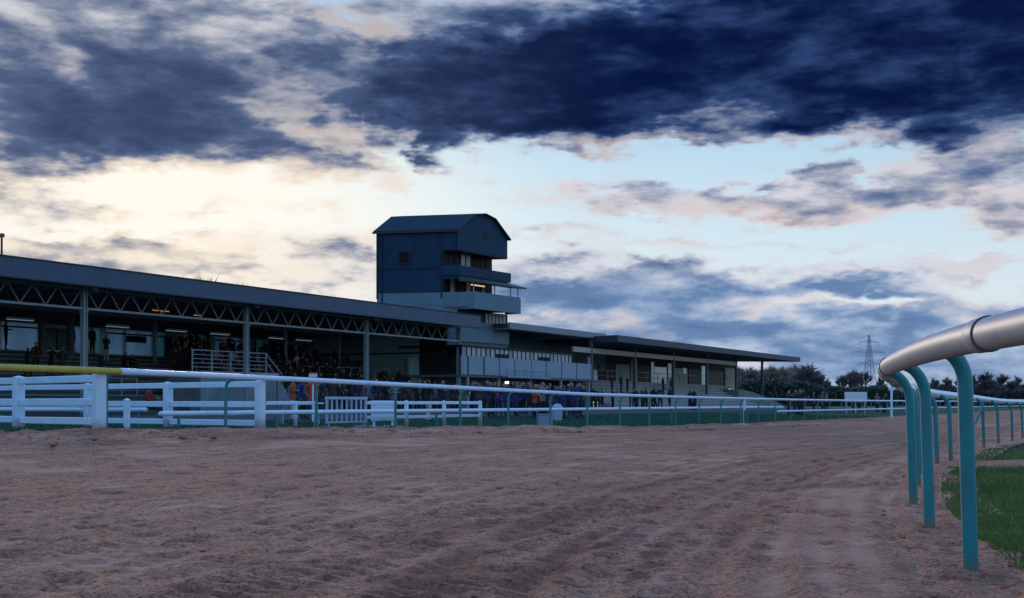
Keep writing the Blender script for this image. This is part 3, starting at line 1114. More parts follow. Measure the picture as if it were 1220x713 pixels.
def board_fence(name, label, pts, posts, boards, pw=.17, bh=.13, bt=.045, ptop=1.5, m=M_white, group=None):
    """pts: plan polyline of the boards, posts: plan points, boards: heights (absolute z)"""
    root = thing(name, label, 'fence', (pts[0][0], pts[0][1], hz(*pts[0])), group=group)
    ox, oy, oz = root.location
    for z in boards:
        for (a, b) in zip(pts[:-1], pts[1:]):
            d = Vector((b[0] - a[0], b[1] - a[1], 0))
            L = d.length
            mb = MB().bbox(0, L, -bt / 2, bt / 2, -bh / 2, bh / 2, .012)
            o = mb.build('board', m, root)
            sag = rnd.uniform(-.008, .008)
            o.location = (a[0] - ox, a[1] - oy, z - oz + sag)
            o.rotation_euler = (0, rnd.uniform(-.003, .003), math.atan2(d.y, d.x))
    d = Vector((pts[-1][0] - pts[0][0], pts[-1][1] - pts[0][1], 0))
    for p in posts:
        g = hz(p[0], p[1])
        mb = MB().bbox(-pw / 2, pw / 2, -pw / 2, pw / 2, g - .1, ptop, .02)
        cz = ptop
        mb.add([(-pw / 2 + .01, -pw / 2 + .01, cz), (pw / 2 - .01, -pw / 2 + .01, cz), (pw / 2 - .01, pw / 2 - .01, cz), (-pw / 2 + .01, pw / 2 - .01, cz), (0, 0, cz + .03)],
               [(0, 1, 4), (1, 2, 4), (2, 3, 4), (3, 0, 4)])
        o = mb.build('post', M_white_post if m is M_white else m, root)
        o.location = (p[0] - ox, p[1] - oy, -oz)
        o.rotation_euler = (0, rnd.uniform(-.008, .008), math.atan2(d.y, d.x))
    return root


def on(px, Y): return ((px - 610) / FPX * Y, Y)


# fence running back from the rail at the left edge of the photo
A0, A1 = on(118, 22.85), on(22, 25.6)
dA = (A1[0] - A0[0], A1[1] - A0[1])
Ap = [(A0[0] + dA[0] * k, A0[1] + dA[1] * k) for k in (0, 1, 2, 3, 4)]
board_fence('board_fence', 'white three-board fence with broad square posts meeting the yellow padded rail at far left', Ap, Ap, [1.44, 1.02, .655], .20, .135, .05, 1.52)
B0, B1 = on(310, 26.85), on(200, 29.0)
dB = (B1[0] - B0[0], B1[1] - B0[1])
Bp = [(B0[0] + dB[0] * k, B0[1] + dB[1] * k) for k in (0, 1, 2, 3, 4)]
board_fence('board_fence', 'white three-board fence ending under the running rail, right of the yellow padding', Bp, Bp[:5], [1.395, .965, .56], .18, .13, .05, 1.455)
# low rail, in two lengths with rounded ends, close behind the running rail
def low_rail(label, plan, z, posts, r=.055, ph=None):
    root = thing('low_rail', label, 'rail', (plan[0][0], plan[0][1], hz(*plan[0])))
    ox, oy, oz = root.location
    for a, b in zip(plan[:-1], plan[1:]):
        n = 2
        MB().tube([(a[0] - ox, a[1] - oy, z - oz), (b[0] - ox, b[1] - oy, z - oz)], r, 10).build('rail_section', M_rail, root, smooth=True)
    for p in (plan[0], plan[-1]):
        MB().tube([(p[0] - ox, p[1] - oy, z - oz - .005), (p[0] - ox, p[1] - oy, z - oz + .005)], r * 1.25, 10).build('end_cap', M_rail, root, smooth=True)
    for p in posts:
        MB().tube([(p[0] - ox, p[1] - oy, hz(*p) - oz - .05), (p[0] - ox, p[1] - oy, z - oz - .03)], .032, 8).build('post', M_green_far, root, smooth=True)
    return root


low_rail('low white rail with a rounded end, seen through the board fences at far left', [on(-150, 33), on(-40, 32.4), on(70, 31.6), on(174, 30.8)], .83,
         [on(-95, 32.7), on(20, 32.0), on(165, 30.9)])
low_rail('long low white rail close behind the outer running rail, reaching the far stand',
         [PO(191, 1.1)] + [PO(v, 1.1) for v in (300, 400, 480, 551, 610, 660, 705, 745, 780, 812, 842, 866, 888, 908)] + [PO(933, .12)], .775,
         [PO(v, 1.1) for v in (213, 330, 520, 640, 700, 800, 890)])
stub = thing('gate_post', 'short white square post standing alone just right of the leftmost fence', 'post', (*PO(151, 1.0), hz(*PO(151, 1.0))))
MB().bbox(-.055, .055, -.055, .055, -.1, .58, .015).build('post_shaft', M_white, stub)
MB().add([(-.06, -.06, .58), (.06, -.06, .58), (.06, .06, .58), (-.06, .06, .58), (0, 0, .62)], [(0, 1, 4), (1, 2, 4), (2, 3, 4), (3, 0, 4), (3, 2, 1, 0)]).build('post_cap', M_white, stub)
# fence F: two boards carrying on behind the rail
board_fence('board_fence', 'short single white board on slim posts between the wide end post and the slatted barrier', [PO(318, 1.7), PO(378, 2.6)], [PO(352, 2.1), PO(376, 2.55)], [.985], .085, .09, .04, 1.0)
# fence E: white boards with three posts
Ep = [PO(438, 1.25), PO(484, 1.25), PO(529, 1.25), PO(572, 1.25)]
board_fence('board_fence', 'white two-board fence with slim posts, below the right end of the long stand', Ep, Ep[1:], [.995, .62], .10, .085, .04, 1.04)


def slat_barrier(px0, px1, o, label):
    a, b = PO(px0, o), PO(px1, o)
    d = Vector((b[0] - a[0], b[1] - a[1], 0))
    L = d.length
    root = thing('crowd_barrier', label, 'barrier', (a[0], a[1], hz(*a)), math.atan2(d.y, d.x))
    MB().bbox(0, L, -.03, .03, .72, .80, .015).build('top_rail', M_dull, root)
    MB().bbox(0, L, -.02, .02, .12, .17, .01).build('bottom_rail', M_dull, root)
    n = 9
    for i in range(n):
        x = .05 + (L - .1) * i / (n - 1)
        w = .03 if i not in (0, n - 1) else .045
        MB().box(x - w, x + w, -.012, .012, .17, .72).build('slat', M_dull, root)
    for x in (.12, L - .12):
        MB().bbox(x - .03, x + .03, -.3, .3, 0, .05, .01).build('foot', M_dull, root)
        MB().box(x - .02, x + .02, -.02, .02, .05, .12).build('leg', M_dull, root)


slat_barrier(388, 437, 1.9, 'white slatted crowd barrier behind the rail, left of the third roof column')


def panel_barrier():
    a, b = PO(443, 2.0), PO(470, 2.0)
    d = Vector((b[0] - a[0], b[1] - a[1], 0))
    L = d.length
    root = thing('crowd_barrier', 'solid white panel barrier behind the rail, right of the slatted one', 'barrier', (a[0], a[1], hz(*a)), math.atan2(d.y, d.x))
    MB().bbox(0, L, -.03, .03, .18, .68, .02).build('panel', M_white, root)
    MB().bbox(-.02, L + .02, -.04, .04, .68, .73, .015).build('top_rail', M_white, root)
    for x in (.1, L - .1):
        MB().box(x - .03, x + .03, -.02, .02, .05, .18).build('leg', M_white, root)
        MB().bbox(x - .03, x + .03, -.28, .28, 0, .05, .01).build('foot', M_white, root)


panel_barrier()


def table():
    c = at(357, 42)
    root = thing('trestle_table', 'long white trestle table behind the fence near two people in orange', 'table', c, R(20))
    MB().bbox(-.75, .75, -.35, .35, .70, .75, .012).build('tabletop', M_white, root)
    for x in (-.6, .6):
        for y in (-.25, .25):
            MB().bar((x, y, 0), (x * .95, y * .6, .70), .04).build('leg', M_steel, root)


table()

# ================================================================== MAIN GRANDSTAND
def stand_root(name, label, cat, s=0.0, w=0.0, z=.38):
    x, y = sw(s, w)
    return thing(name, label, cat, (x, y, z), SRZ)


G0 = .38
STEP_W0, STEP_D, STEP_N, STEP_H = 1.6, .95, 12, .285


def terrace_z(w):
    if w < STEP_W0:
        return G0
    k = min(STEP_N, int((w - STEP_W0) / STEP_D) + 1)
    return G0 + .18 + k * STEP_H


S_END = 36.1            # along the stand: its right-hand end
S_BEG = -38.0


def grandstand():
    root = stand_root('grandstand', 'long open grandstand with blue-grey roof edge, lattice truss and pale steel columns', 'grandstand')
    Z = -G0
    bay = 11.87
    # roof fascia in lengths, roof sheet, soffit
    s = S_BEG
    while s < S_END - .5:
        e = min(s + 5.935, S_END)
        mb = MB().box(s + .006, e - .006, -1.56, -1.42, 6.42 + Z, 7.25 + Z)
        mb.build('fascia_panel', M_fascia, root)
        s = e
    MB().box(S_BEG, S_END, -1.60, -1.36, 7.252 + Z, 7.31 + Z).build('roof_capping', M_roofdark, root)
    MB().box(S_BEG, S_END, -1.59, -1.37, 6.36 + Z, 6.415 + Z).build('gutter_edge', M_roofdark, root)
    MB().prism([(S_BEG, -1.35, 7.25 + Z), (S_BEG, 17.5, 6.95 + Z), (S_BEG, 17.5, 6.75 + Z), (S_BEG, -1.35, 6.9 + Z)], (S_END - S_BEG, 0, 0)).build('roof_sheet', M_roofdark, root)
    MB().prism([(S_BEG, -1.34, 6.72 + Z), (S_BEG, 17, 6.55 + Z), (S_BEG, 17, 6.50 + Z), (S_BEG, -1.34, 6.66 + Z)], (S_END - S_BEG, 0, 0)).build('soffit', M_ceiling, root)
    # rafters under the soffit
    s = S_BEG + 1
    while s < S_END:
        MB().bar((s, -1.2, 6.56 + Z), (s, 16.5, 6.42 + Z), .12, .22).build('rafter', M_ceiling, root)
        s += bay / 4
    # columns
    cols = [-3 * bay, -2 * bay, -bay, 0, bay, 2 * bay, 3 * bay]
    for c in cols:
        col = MB().box(c - .11, c + .11, -.045, .045, Z + .30, 6.5 + Z)
        col.box(c - .125, c - .095, -.12, .12, Z + .302, 6.498 + Z).box(c + .095, c + .125, -.12, .12, Z + .302, 6.498 + Z)
        co = col.build('column', M_steel, root)
        MB().bbox(c - .2, c + .2, -.2, .2, Z - 0, Z + .32 + .02, .02).build('column_base', M_conc, co)
        MB().box(c - .17, c + .17, -.15, .15, 5.30 + Z, 5.345 + Z).build('bracket', M_steel, co)
    # truss: chords per bay, 16 diagonals per bay
    ZT, ZB = 6.40, 5.46
    for a, b in zip(cols[:-1], cols[1:]):
        MB().bbox(a + .13, b - .13, -.07, .07, ZT - .06 + Z, ZT + .06 + Z, .015).build('top_chord', M_truss, root)
        MB().bbox(a + .13, b - .13, -.07, .07, ZB - .06 + Z, ZB + .06 + Z, .015).build('bottom_chord', M_steel, root)
        n = 8
        L = (b - a - .3) / n
        for k in range(n):
            x0 = a + .15 + k * L
            for (p, q) in (((x0 + .04, ZT - .062), (x0 + L / 2 - .04, ZB + .062)), ((x0 + L / 2 + .04, ZB + .062), (x0 + L - .04, ZT - .062))):
                MB().bar((p[0], 0, p[1] + Z), (q[0], 0, q[1] + Z), .055, .055).build('truss_brace', M_truss, root)
    # second truss deeper in, plain beam
    for a, b in zip(cols[:-1], cols[1:]):
        MB().bbox(a, b, 8.0, 8.2, 5.95 + Z, 6.3 + Z, .02).build('roof_beam', M_ceiling, root)
    # terrace steps
    for k in range(STEP_N):
        w0 = STEP_W0 + k * STEP_D
        w1 = 15.2 if k == STEP_N - 1 else w0 + STEP_D + .05
        z1 = G0 + .18 + (k + 1) * STEP_H
        z0 = z1 - STEP_H - .02
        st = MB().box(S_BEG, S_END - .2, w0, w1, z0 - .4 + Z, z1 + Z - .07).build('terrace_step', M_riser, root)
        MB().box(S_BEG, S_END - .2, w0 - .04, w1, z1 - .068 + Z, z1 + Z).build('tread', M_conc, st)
    # back wall: panels, openings, door recesses
    WB = 14.6
    ZF = terrace_z(14)

    # panels made translucent to brighten the interior, between dark wall lengths
    ZP = 5.75
    backlit_spans = ((-260, -170, M_backlit), (-165, -90, M_backlit), (-60, -4, M_backlit), (2, 48, M_backlit), (88, 103, M_backlit), (108, 122, M_backlit_teal), (126, 149, M_backlit), (150, 182, M_backlit),
           (184, 197, M_backlit_teal), (213, 246, M_backlit_teal), (256, 286, M_backlit), (302, 320, M_backlit_teal), (352, 362, M_backlit_teal),
           (392, 402, M_backlit_teal))
    last = S_BEG
    for (a, b, m) in backlit_spans:
        sa, sb = s_at(a, WB), s_at(b, WB)
        MB().box(sa, sb, WB, WB + .05, ZF + .02 + Z, ZP + Z).build('backlit_panel', m, root)
        MB().box(last, sa - .004, WB - .01, WB + .3, ZF + Z, ZP + Z).build('back_wall', M_panel_teal, root)
        last = sb + .004
    MB().box(last, S_END - .3, WB - .01, WB + .3, ZF + Z, ZP + Z).build('back_wall', M_panel_teal, root)
    MB().box(S_BEG, S_END - .3, WB - .02, WB + .3, ZP + .003 + Z, 6.48 + Z).build('wall_header', M_ceiling, root)
    MB().box(S_BEG, S_END, 15.21, 15.4, Z, ZF - .1 + Z).build('rear_wall', M_ceiling, root)
    for (a, b, m) in ((470, 512, M_panel_teal), (517, 528, M_panel)):
        sa, sb = s_at(a, WB - .1), s_at(b, WB - .1)
        MB().box(sa, min(sb, S_END - .4), WB - .12, WB - .03, ZF + .02 + Z, ZP + Z).build('wall_panel', m, root)
    # horizontal dark head rails over the panels
    for (a, b) in ((2, 48), (52, 82), (126, 182), (184, 246), (256, 286)):
        sa, sb = s_at(a, WB), s_at(b, WB)
        MB().box(sa, sb, WB - .06, WB - .003, 5.42 + Z, 5.52 + Z).build('head_rail', M_frame, root)
    # windows: frame + pane
    for (a, b, zb, zt, mg) in ((52, 82, ZF + .25, 5.38, M_glass_teal), (151.5, 174, 4.95, 5.38, M_glass), (197, 212, 4.75, 5.45, M_glass), (228, 240, 4.9, 5.45, M_glass),
                               (197, 212, ZF + .1, 4.70, M_glass_teal), (262, 280, 4.6, 5.3, M_glass), (322, 350, 4.3, 5.5, M_glass), (404, 430, 4.3, 5.5, M_glass),
                               (366, 374, 5.0, 5.5, M_lit), (376, 390, 4.5, 5.5, M_glass_teal), (452, 460, 4.9, 5.6, M_lit), (461, 468, 4.9, 5.6, M_lit), (440, 450, 4.3, 5.4, M_blind)):
        sa, sb = s_at(a, WB - .1), s_at(b, WB - .1)
        f = MB()
        t = .07
        y0, y1 = WB - .14, WB - .02
        f.box(sa, sb, y0, y1, zb + Z, zb + t + Z).box(sa, sb, y0, y1, zt - t + Z, zt + Z)
        f.box(sa, sa + t, y0, y1, zb + t + Z, zt - t + Z).box(sb - t, sb, y0, y1, zb + t + Z, zt - t + Z)
        mid = (sa + sb) / 2
        if sb - sa > 1.3:
            f.box(mid - .035, mid + .035, y0, y1, zb + t + Z, zt - t + Z)
        fo = f.build('window', M_frame, root)
        MB().box(sa + t, sb - t, WB - .09, WB - .05, zb + t + Z, zt - t + Z).build('pane', mg, fo)
    # dark steel posts inside and slim white posts on the steps
    for px, w in ((84, 12.0), (50, 12.0), (-20, 12.0), (250, 12.0), (447, 12.5)):
        s = s_at(px, w)
        MB().box(s - .16, s + .16, w - .16, w + .16, terrace_z(w) + Z, 6.4 + Z).build('inner_column', M_ceiling, root)
    for px, w in ((184.5, 11.0), (340, 9.0), (404, 9.5), (519, 9.0), (-110, 11.0)):
        s = s_at(px, w)
        MB().box(s - .09, s + .09, w - .09, w + .09, terrace_z(w) + Z, 6.4 + Z).build('inner_column', M_steel, root)
    # end wall closing the stand on the right
    for i in range(6):
        w0, w1 = 1.2 + 14.0 * i / 6, 1.2 + 14.0 * (i + 1) / 6
        if i == 0:
            MB().box(S_END - .18, S_END, w0, w1 - .02, 2.9 + Z, 6.7 + Z).build('end_wall_panel', M_frame, root)
        else:
            MB().box(S_END - .18 - .01 * (i % 2), S_END, w0 + .01, w1 - .02, Z, 6.7 + Z).build('end_wall_panel', M_panel_teal if i != 3 else M_conc, root)
    MB().box(S_END - .26, S_END - .20, 1.3, 15.1, 4.62 + Z, 4.74 + Z).build('end_wall_rail', M_frame, root)
    # glazed hatch line and hanging signs under the roof


grandstand()


def strip_light(px, i):  # pale bars taken as lamps, repeated along the bays to light the walls
    w = 11.2
    s = s_at(px, w)
    names = ('leftmost strip light under the stand roof, left of the first column', 'strip light under the stand roof just right of the first column',
             'strip light under the stand roof midway along the second bay', 'strip light under the stand roof above the white platform railing',
             'strip light under the stand roof just right of the second column', 'strip light under the stand roof midway along the third bay',
             'strip light under the stand roof just right of the third column', 'rightmost strip light under the stand roof, near the tower')
    r = stand_root('strip_light', names[i], 'light', s, w, 5.62)
    MB().bbox(-.95, .95, -.10, .10, 0, .14, .03).build('casing', M_panel, r)
    MB().box(-.90, .90, -.075, .075, -.02, -.003).build('lit_tube', M_fluo, r)
    for x in (-.7, .7):
        MB().box(x - .015, x + .015, -.015, .015, .141, .86).build('hanger', M_black, r)


for i, px in enumerate((24, 140, 210, 262, 330, 362, 452, 494)):
    strip_light(px, i)


def guard_rail(label, px0, px1, w, zb, h, nposts, nbars, m=M_steel, stair=None):
    a, b = s_at(px0, w), s_at(px1, w)
    root = stand_root('guard_rail', label, 'railing', a, w, zb)
    L = b - a
    for i in range(nposts):
        x = L * i / (nposts - 1)
        MB().tube([(x, 0, 0), (x, 0, h)], .045, 8).build('post', m, root, smooth=True)
    for k in range(nbars):
        z = h * (k + 1) / nbars - (.0 if k == nbars - 1 else .02)
        MB().tube([(-.05, 0, z), (L + .05, 0, z)], .035 if k == nbars - 1 else .022, 8).build('rail_bar', m, root, smooth=True)
    if stair:
        dx, dz = stair
        MB().tube([(L + .05, 0, h * .95), (L + dx, 0, h * .95 - dz)], .04, 8).build('stair_handrail', m, root, smooth=True)
        MB().tube([(L + .05, 0, h * .5), (L + dx, 0, h * .5 - dz)], .03, 8).build('stair_handrail', m, root, smooth=True)
    return root


# raised platform at the front of the second bay, with its white railing
def platform():
    a, b = s_at(229, 1.5), s_at(317, 1.5)
    root = stand_root('viewing_platform', 'raised concrete viewing platform at the front of the stand behind the second column', 'platform', a, .7)
    L = b - a
    MB().box(-.2, L + .2, 0, 2.6, 2.20, 2.34).build('deck', M_conc_lt, root)
    MB().box(-.1, L + .1, .12, 2.5, 0, 2.198).build('plinth', M_conc, root)
    for k in range(8):
        MB().box(L + .2 + k * .28, L + .2 + (k + 1) * .28, .1, 1.3, 0, 2.2 - (k + 1) * .26).build('stair_step', M_conc, root)
    guard_rail('white five-bar railing along the front of the raised platform, behind the second column', 229, 317, .8, G0 + 2.34, 1.12, 5, 5, M_steel, (1.5, 1.15))


platform()
guard_rail('pale two-bar rail on the upper steps, above the white platform railing', 234, 278, 6.5, terrace_z(6.5), .95, 4, 2, M_steel)
guard_rail('pale handrail on the steps behind the third column', 360, 436, 7.5, terrace_z(7.5), 1.0, 5, 2, M_steel)
guard_rail('small white frame rail low on the steps near the red sign', 344, 366, 2.4, terrace_z(2.4), 1.15, 2, 2, M_steel)
guard_rail('thin pale rail on the steps behind the first column, near two crouching people', 126, 163, 4.4, terrace_z(4.4), .9, 3, 2, M_steel)


def floodlight(px, i):
    s = s_at(px, -.25)
    root = stand_root('floodlight', ['small square floodlight on the roof truss just right of the first column', 'small square floodlight on the roof truss just right of the second column',
                                     'small square floodlight on the roof truss just right of the third column'][i], 'floodlight', s, -.2, 6.30)
    MB().bbox(-.17, .17, -.14, 0, -.02, .22, .02).build('housing', M_steel, root)
    MB().box(-.14, .14, -.152, -.142, .01, .19).build('lens', M_blind, root)
    MB().box(-.03, .03, .0, .06, .05, .15).build('bracket', M_truss, root)


for i, px in enumerate((112, 305.5, 447.5)):
    floodlight(px, i)


def heater(px, label, w=-.02):
    s = s_at(px, w + .4)
    root = stand_root('heater', label, 'heater', s, w + .4, 5.72)
    MB().bbox(-.34, .34, -.06, .06, .03, .12, .02).build('casing', M_black, root)
    MB().tube([(-.30, -.03, 0), (.30, -.03, 0)], .022, 6).build('glowing_bar', M_heater, root)


heater(196, 'glowing orange heater hanging behind the truss in the bay right of the first column')
heater(186, 'dim orange heater bar beside the brighter one behind the truss')
heater(235, 'small orange heater under the roof midway along the second bay', .6)

mast = stand_root('roof_mast', 'thin dark mast with a small top box on the roof at the left edge', 'mast', s_at(2, 1.0), 1.0, 7.2)
MB().tube([(0, 0, -.1), (0, 0, 1.25)], .05, 6).build('pole', M_black, mast)
MB().bbox(-.09, .09, -.09, .09, 1.251, 1.42, .02).build('top_box', mat('red_brown_box', (.2, .06, .05)), mast)

# wall-mounted long gutter line etc. are part of the stand itself


# ================================================================== TOWER
def tower():
    N0 = Vector((*at(545, 95.0)[:2], 0))
    F0 = Vector((*at(604.5, 101.0)[:2], 0))
    B0_ = Vector((*at(449.6, 96.3)[:2], 0))
    a = F0 - N0
    b = B0_ - N0
    LA, LB = a.length, b.length
    ua, ub = a / LA, b / LB
    p = Vector((ua.y, -ua.x, 0))                   # outward from the front face
    root = thing('control_tower', 'tall dark blue clad judges tower with a gambrel roof and two front balconies', 'tower', (N0.x, N0.y, G0))
    Zb = -G0

    def W(s, t, z, o=0.0):
        """s along the front, t along the side, o outward from the front"""
        v = ua * s + ub * t + p * o
        return (v.x, v.y, z + Zb)

    def slab(s0, s1, t0, t1, z0, z1, o0=0.0, o1=0.0):
        m = MB()
        v = [W(s0, t0, z0, o0), W(s1, t0, z0, o0), W(s1, t1, z0, o1), W(s0, t1, z0, o1), W(s0, t0, z1, o0), W(s1, t0, z1, o0), W(s1, t1, z1, o1), W(s0, t1, z1, o1)]
        m.add(v, [(3, 2, 1, 0), (4, 5, 6, 7), (0, 1, 5, 4), (1, 2, 6, 5), (2, 3, 7, 6), (3, 0, 4, 7)])
        return m
    EZ, KZ, RZ_ = 14.02, 15.40, 15.62
    ks = LA * .30
    # ribbed side wall (towards the camera): real ribs
    def ribbed(s_const, t0, t1, z0, z1, name, m, n):
        mb = MB()
        pts = []
        for i in range(n):
            x = t0 + (t1 - t0) * i / n
            d = (t1 - t0) / n
            pts += [(x, 0), (x + d * .55, 0), (x + d * .65, .035), (x + d * .9, .035)]
        pts.append((t1, 0))
        vs, fs = [], []
        for (x, o) in pts:
            q = ub * x - ua * (o) + ua * s_const
            vs += [(q.x, q.y, z0 + Zb), (q.x, q.y, z1 + Zb)]
        for i in range(len(pts) - 1):
            fs.append((2 * i, 2 * i + 2, 2 * i + 3, 2 * i + 1))
        return mb.add(vs, fs).build(name, m, root)
    # core: inner body, recessed 1.3 m behind the front at window levels
    t_rec = 1.25
    slab(.05, LA - .02, t_rec, LB - .03, 0, EZ).build('core_wall', M_tower, root)
    ribbed(0, t_rec + .0, LB, 8.9, EZ, 'side_wall', M_tower, 22)
    # side wall near the corner, solid between the window openings
    for (z0, z1) in ((12.62, EZ), (10.35, 11.15), (8.9, 9.35)):
        ribbed(0, 0, t_rec, z0, z1, 'corner_wall', M_tower, 4)
    slab(-.02, .10, 0, LB, 0, 8.9).build('lower_side_wall', M_tower_lt, root)
    slab(-.05, .0, -.02, LB, 8.35, 9.35, 0, 0).build('side_band', M_tower_lt, root)
    # front gable above the upper windows
    gz = 12.62
    g = MB()
    prof = [(0, gz), (LA, gz), (LA, EZ), (LA - ks, KZ), (LA / 2, RZ_), (ks, KZ), (0, EZ)]
    g.prism([W(s, 0, z, .0) for (s, z) in prof], ub * .3)
    g.build('gable_wall', M_tower, root)
    gb = MB().prism([W(s, LB - .3, z) for (s, z) in [(0, EZ), (LA, EZ), (LA - ks, KZ), (LA / 2, RZ_), (ks, KZ)]], ub * .28)
    gb.build('rear_gable', M_tower, root)
    # louvre in the gable
    slab(LA * .47, LA * .60, -.02, -.003, 13.75, 14.35).build('louvre', M_frame, root)
    # gambrel roof planes, with overhanging verges
    oh = .12
    def roof_plane(q0, q1, name):
        (s0, z0), (s1, z1) = q0, q1
        m = MB()
        v = [W(s0, -.15, z0, oh), W(s1, -.15, z1, oh), W(s1, LB + .25, z1), W(s0, LB + .25, z0)]
        m.prism(v, (0, 0, .10))
        m.build(name, M_tower_roof, root)
    roof_plane((-.13, EZ - .02), (ks, KZ + .01), 'roof_slope')
    roof_plane((ks + .003, KZ + .012), (LA / 2 - .003, RZ_ + .01), 'roof_top')
    roof_plane((LA / 2 + .003, RZ_ + .01), (LA - ks - .003, KZ + .012), 'roof_top')
    roof_plane((LA - ks, KZ + .01), (LA + .13, EZ - .02), 'roof_slope')
    m = MB().bar(W(-.22, -.2, EZ - .06, oh), W(-.22, LB + .25, EZ - .06), .12, .14)
    m.build('gutter', M_roofdark, root)
    # flashings, corner trims and a downpipe on the side wall
    for z in (EZ - .22, 11.16, 9.36):
        slab(-.075, -.04, .02 if z > 13 else t_rec, LB, z, z + .07).build('flashing', M_tower_roof, root)
    slab(-.09, .02, LB - .10, LB + .03, 8.9, EZ).build('corner_trim', M_tower_roof, root)
    slab(-.09, .02, t_rec - .10, t_rec, 8.9, EZ - .2).build('corner_trim', M_tower_roof, root)
    q0, q1 = W(-.12, LB * .93, EZ - .1), W(-.12, LB * .93, 8.4)
    MB().tube([q0, q1], .05, 6).build('downpipe', M_tower_roof, root)
    # side window
    def pos_on_side(px): 
        # solve t along side for a photo column
        k = (px - 610) / FPX
        return -(N0.x - k * N0.y) / (ub.x - k * ub.y)
    t0, t1 = pos_on_side(489), pos_on_side(475.2)
    YY = (N0 + ub * t0).y
    z0, z1 = CAMZ + (480 - 315) * YY / FPX, CAMZ + (480 - 299.5) * YY / FPX
    fw = slab(-.09, -.0, t0, t1, z0, z1)
    fo = fw.build('side_window', M_frame, root)
    slab(-.098, -.092, t0 + .1, t1 - .1, z0 + .1, z1 - .1).build('pane', M_glass, fo)

    # upper window band: recessed glazing with mullions
    def glazing(z0, z1, n, lights, tr=t_rec - .04):
        for i in range(n):
            s0 = .15 + (LA - .55) * i / n
            s1 = .15 + (LA - .55) * (i + 1) / n
            f = slab(s0, s0 + .09, tr - .1, tr, z0, z1)
            fo = f.build('window_frame', M_frame, root)
            slab(s0 + .09, s1, tr - .05, tr - .02, z0, z1).build('pane', M_blind if i in lights else M_glass, fo)
    glazing(11.2, 12.75, 9, (3, 4))
    glazing(9.3, 10.5, 9, (1, 4, 7))
    # deck and parapet of upper balcony (inset), canopy over the lower one
    slab(0, LA, 0, t_rec, 11.0, 11.12).build('upper_deck', M_ceiling, root)
    slab(0, LA + .0, -.10, 0, 10.62, 11.36, .18, .18).build('upper_parapet', M_tower, root)
    slab(-.10, 0, -.1, t_rec, 10.62, 11.36, .18, 0).build('upper_parapet_return', M_tower, root)
    slab(LA, LA + .08, -.1, t_rec, 10.62, 11.36, .18, 0).build('upper_parapet_return', M_tower, root)
    slab(0, LA, 0, t_rec, 12.5, 12.615).build('upper_soffit', M_frame, root)
    # canopy: thin wedge leaning out
    c = MB()
    poly = [W(0, 0, 10.60, .1), W(0, 0, 10.18, .1), W(0, 0, 10.02, 1.75), W(0, 0, 10.12, 1.75)]
    c.prism(poly, ua * (LA + .12))
    c.build('canopy', mat('dark_green_canopy', (.03, .06, .06), .5), root)
    # lower balcony, standing proud
    PO_ = 1.35
    slab(.0, LA - .38, -.02, t_rec, 8.18, 8.30, PO_, 0).build('lower_deck', M_ceiling, root)
    n = 5
    for i in range(n):
        s0, s1 = (LA - .38) * i / n, (LA - .38) * (i + 1) / n
        slab(s0 + .006, s1 - .006, -.08, 0, 8.05, 9.33, PO_ + .06, PO_ + .06).build('parapet_panel', M_tower_lt, root)
    m = MB()
    v = [W(-.02, 0, 8.05, PO_ + .05), W(-.02, 0, 8.05, 0), W(-.02, 0, 9.33, 0), W(-.02, 0, 9.33, PO_ + .05)]
    m.prism(v, ua * .08)
    m.build('parapet_return', M_tower_lt, root)
    m = MB()
    v = [W(LA - .37, 0, 8.05, PO_ + .05), W(LA - .37, 0, 8.05, 0), W(LA - .37, 0, 9.33, 0), W(LA - .37, 0, 9.33, PO_ + .05)]
    m.prism(v, ua * .08)
    m.build('parapet_return', M_tower_lt, root)
    for s in (.25, LA * .45, LA - 1.6, LA - .5):
        q = W(s, 0, 0, PO_ - .05)
        MB().tube([(q[0], q[1], 9.3 + Zb), (q[0], q[1], 10.12 + Zb)], .045, 6).build('canopy_post', M_steel, root)
    # strip of low windows under the lower balcony, then pale panels
    slab(0, LA, 0, .12, 7.25, 8.05, .02, .02).build('low_band_wall', M_tower, root)
    n = 6
    sA, sB = LA * .52, LA * .95
    for i in range(n):
        s0, s1 = sA + (sB - sA) * i / n, sA + (sB - sA) * (i + 1) / n
        fo = slab(s0, s0 + .07, -.04, 0, 7.22, 7.98, .03, .03).build('low_window_frame', M_frame, root)
        slab(s0 + .07, s1, -.02, 0, 7.22, 7.98, .025, .025).build('pane', M_blind, fo)
    n = 3
    for i in range(n):
        slab(LA * i / n + .01, LA * (i + 1) / n - .01, -.10, .0, 5.65, 7.2, .05, .05).build('front_panel', M_tower_lt, root)
    slab(.1, LA, -.02, .1, .0, 5.8).build('ground_wall', M_ceiling, root)
    # lit strip light on the lower balcony ceiling
    q0, q1 = W(LA * .34, .3, 10.10, 0), W(LA * .60, .3, 10.10, 0)
    MB().bar(q0, q1, .12, .08).build('strip_light', mat('warm_strip_light', (.8, .6, .45), .4, emit=(1.0, .72, .52), estr=.75), root)


tower()


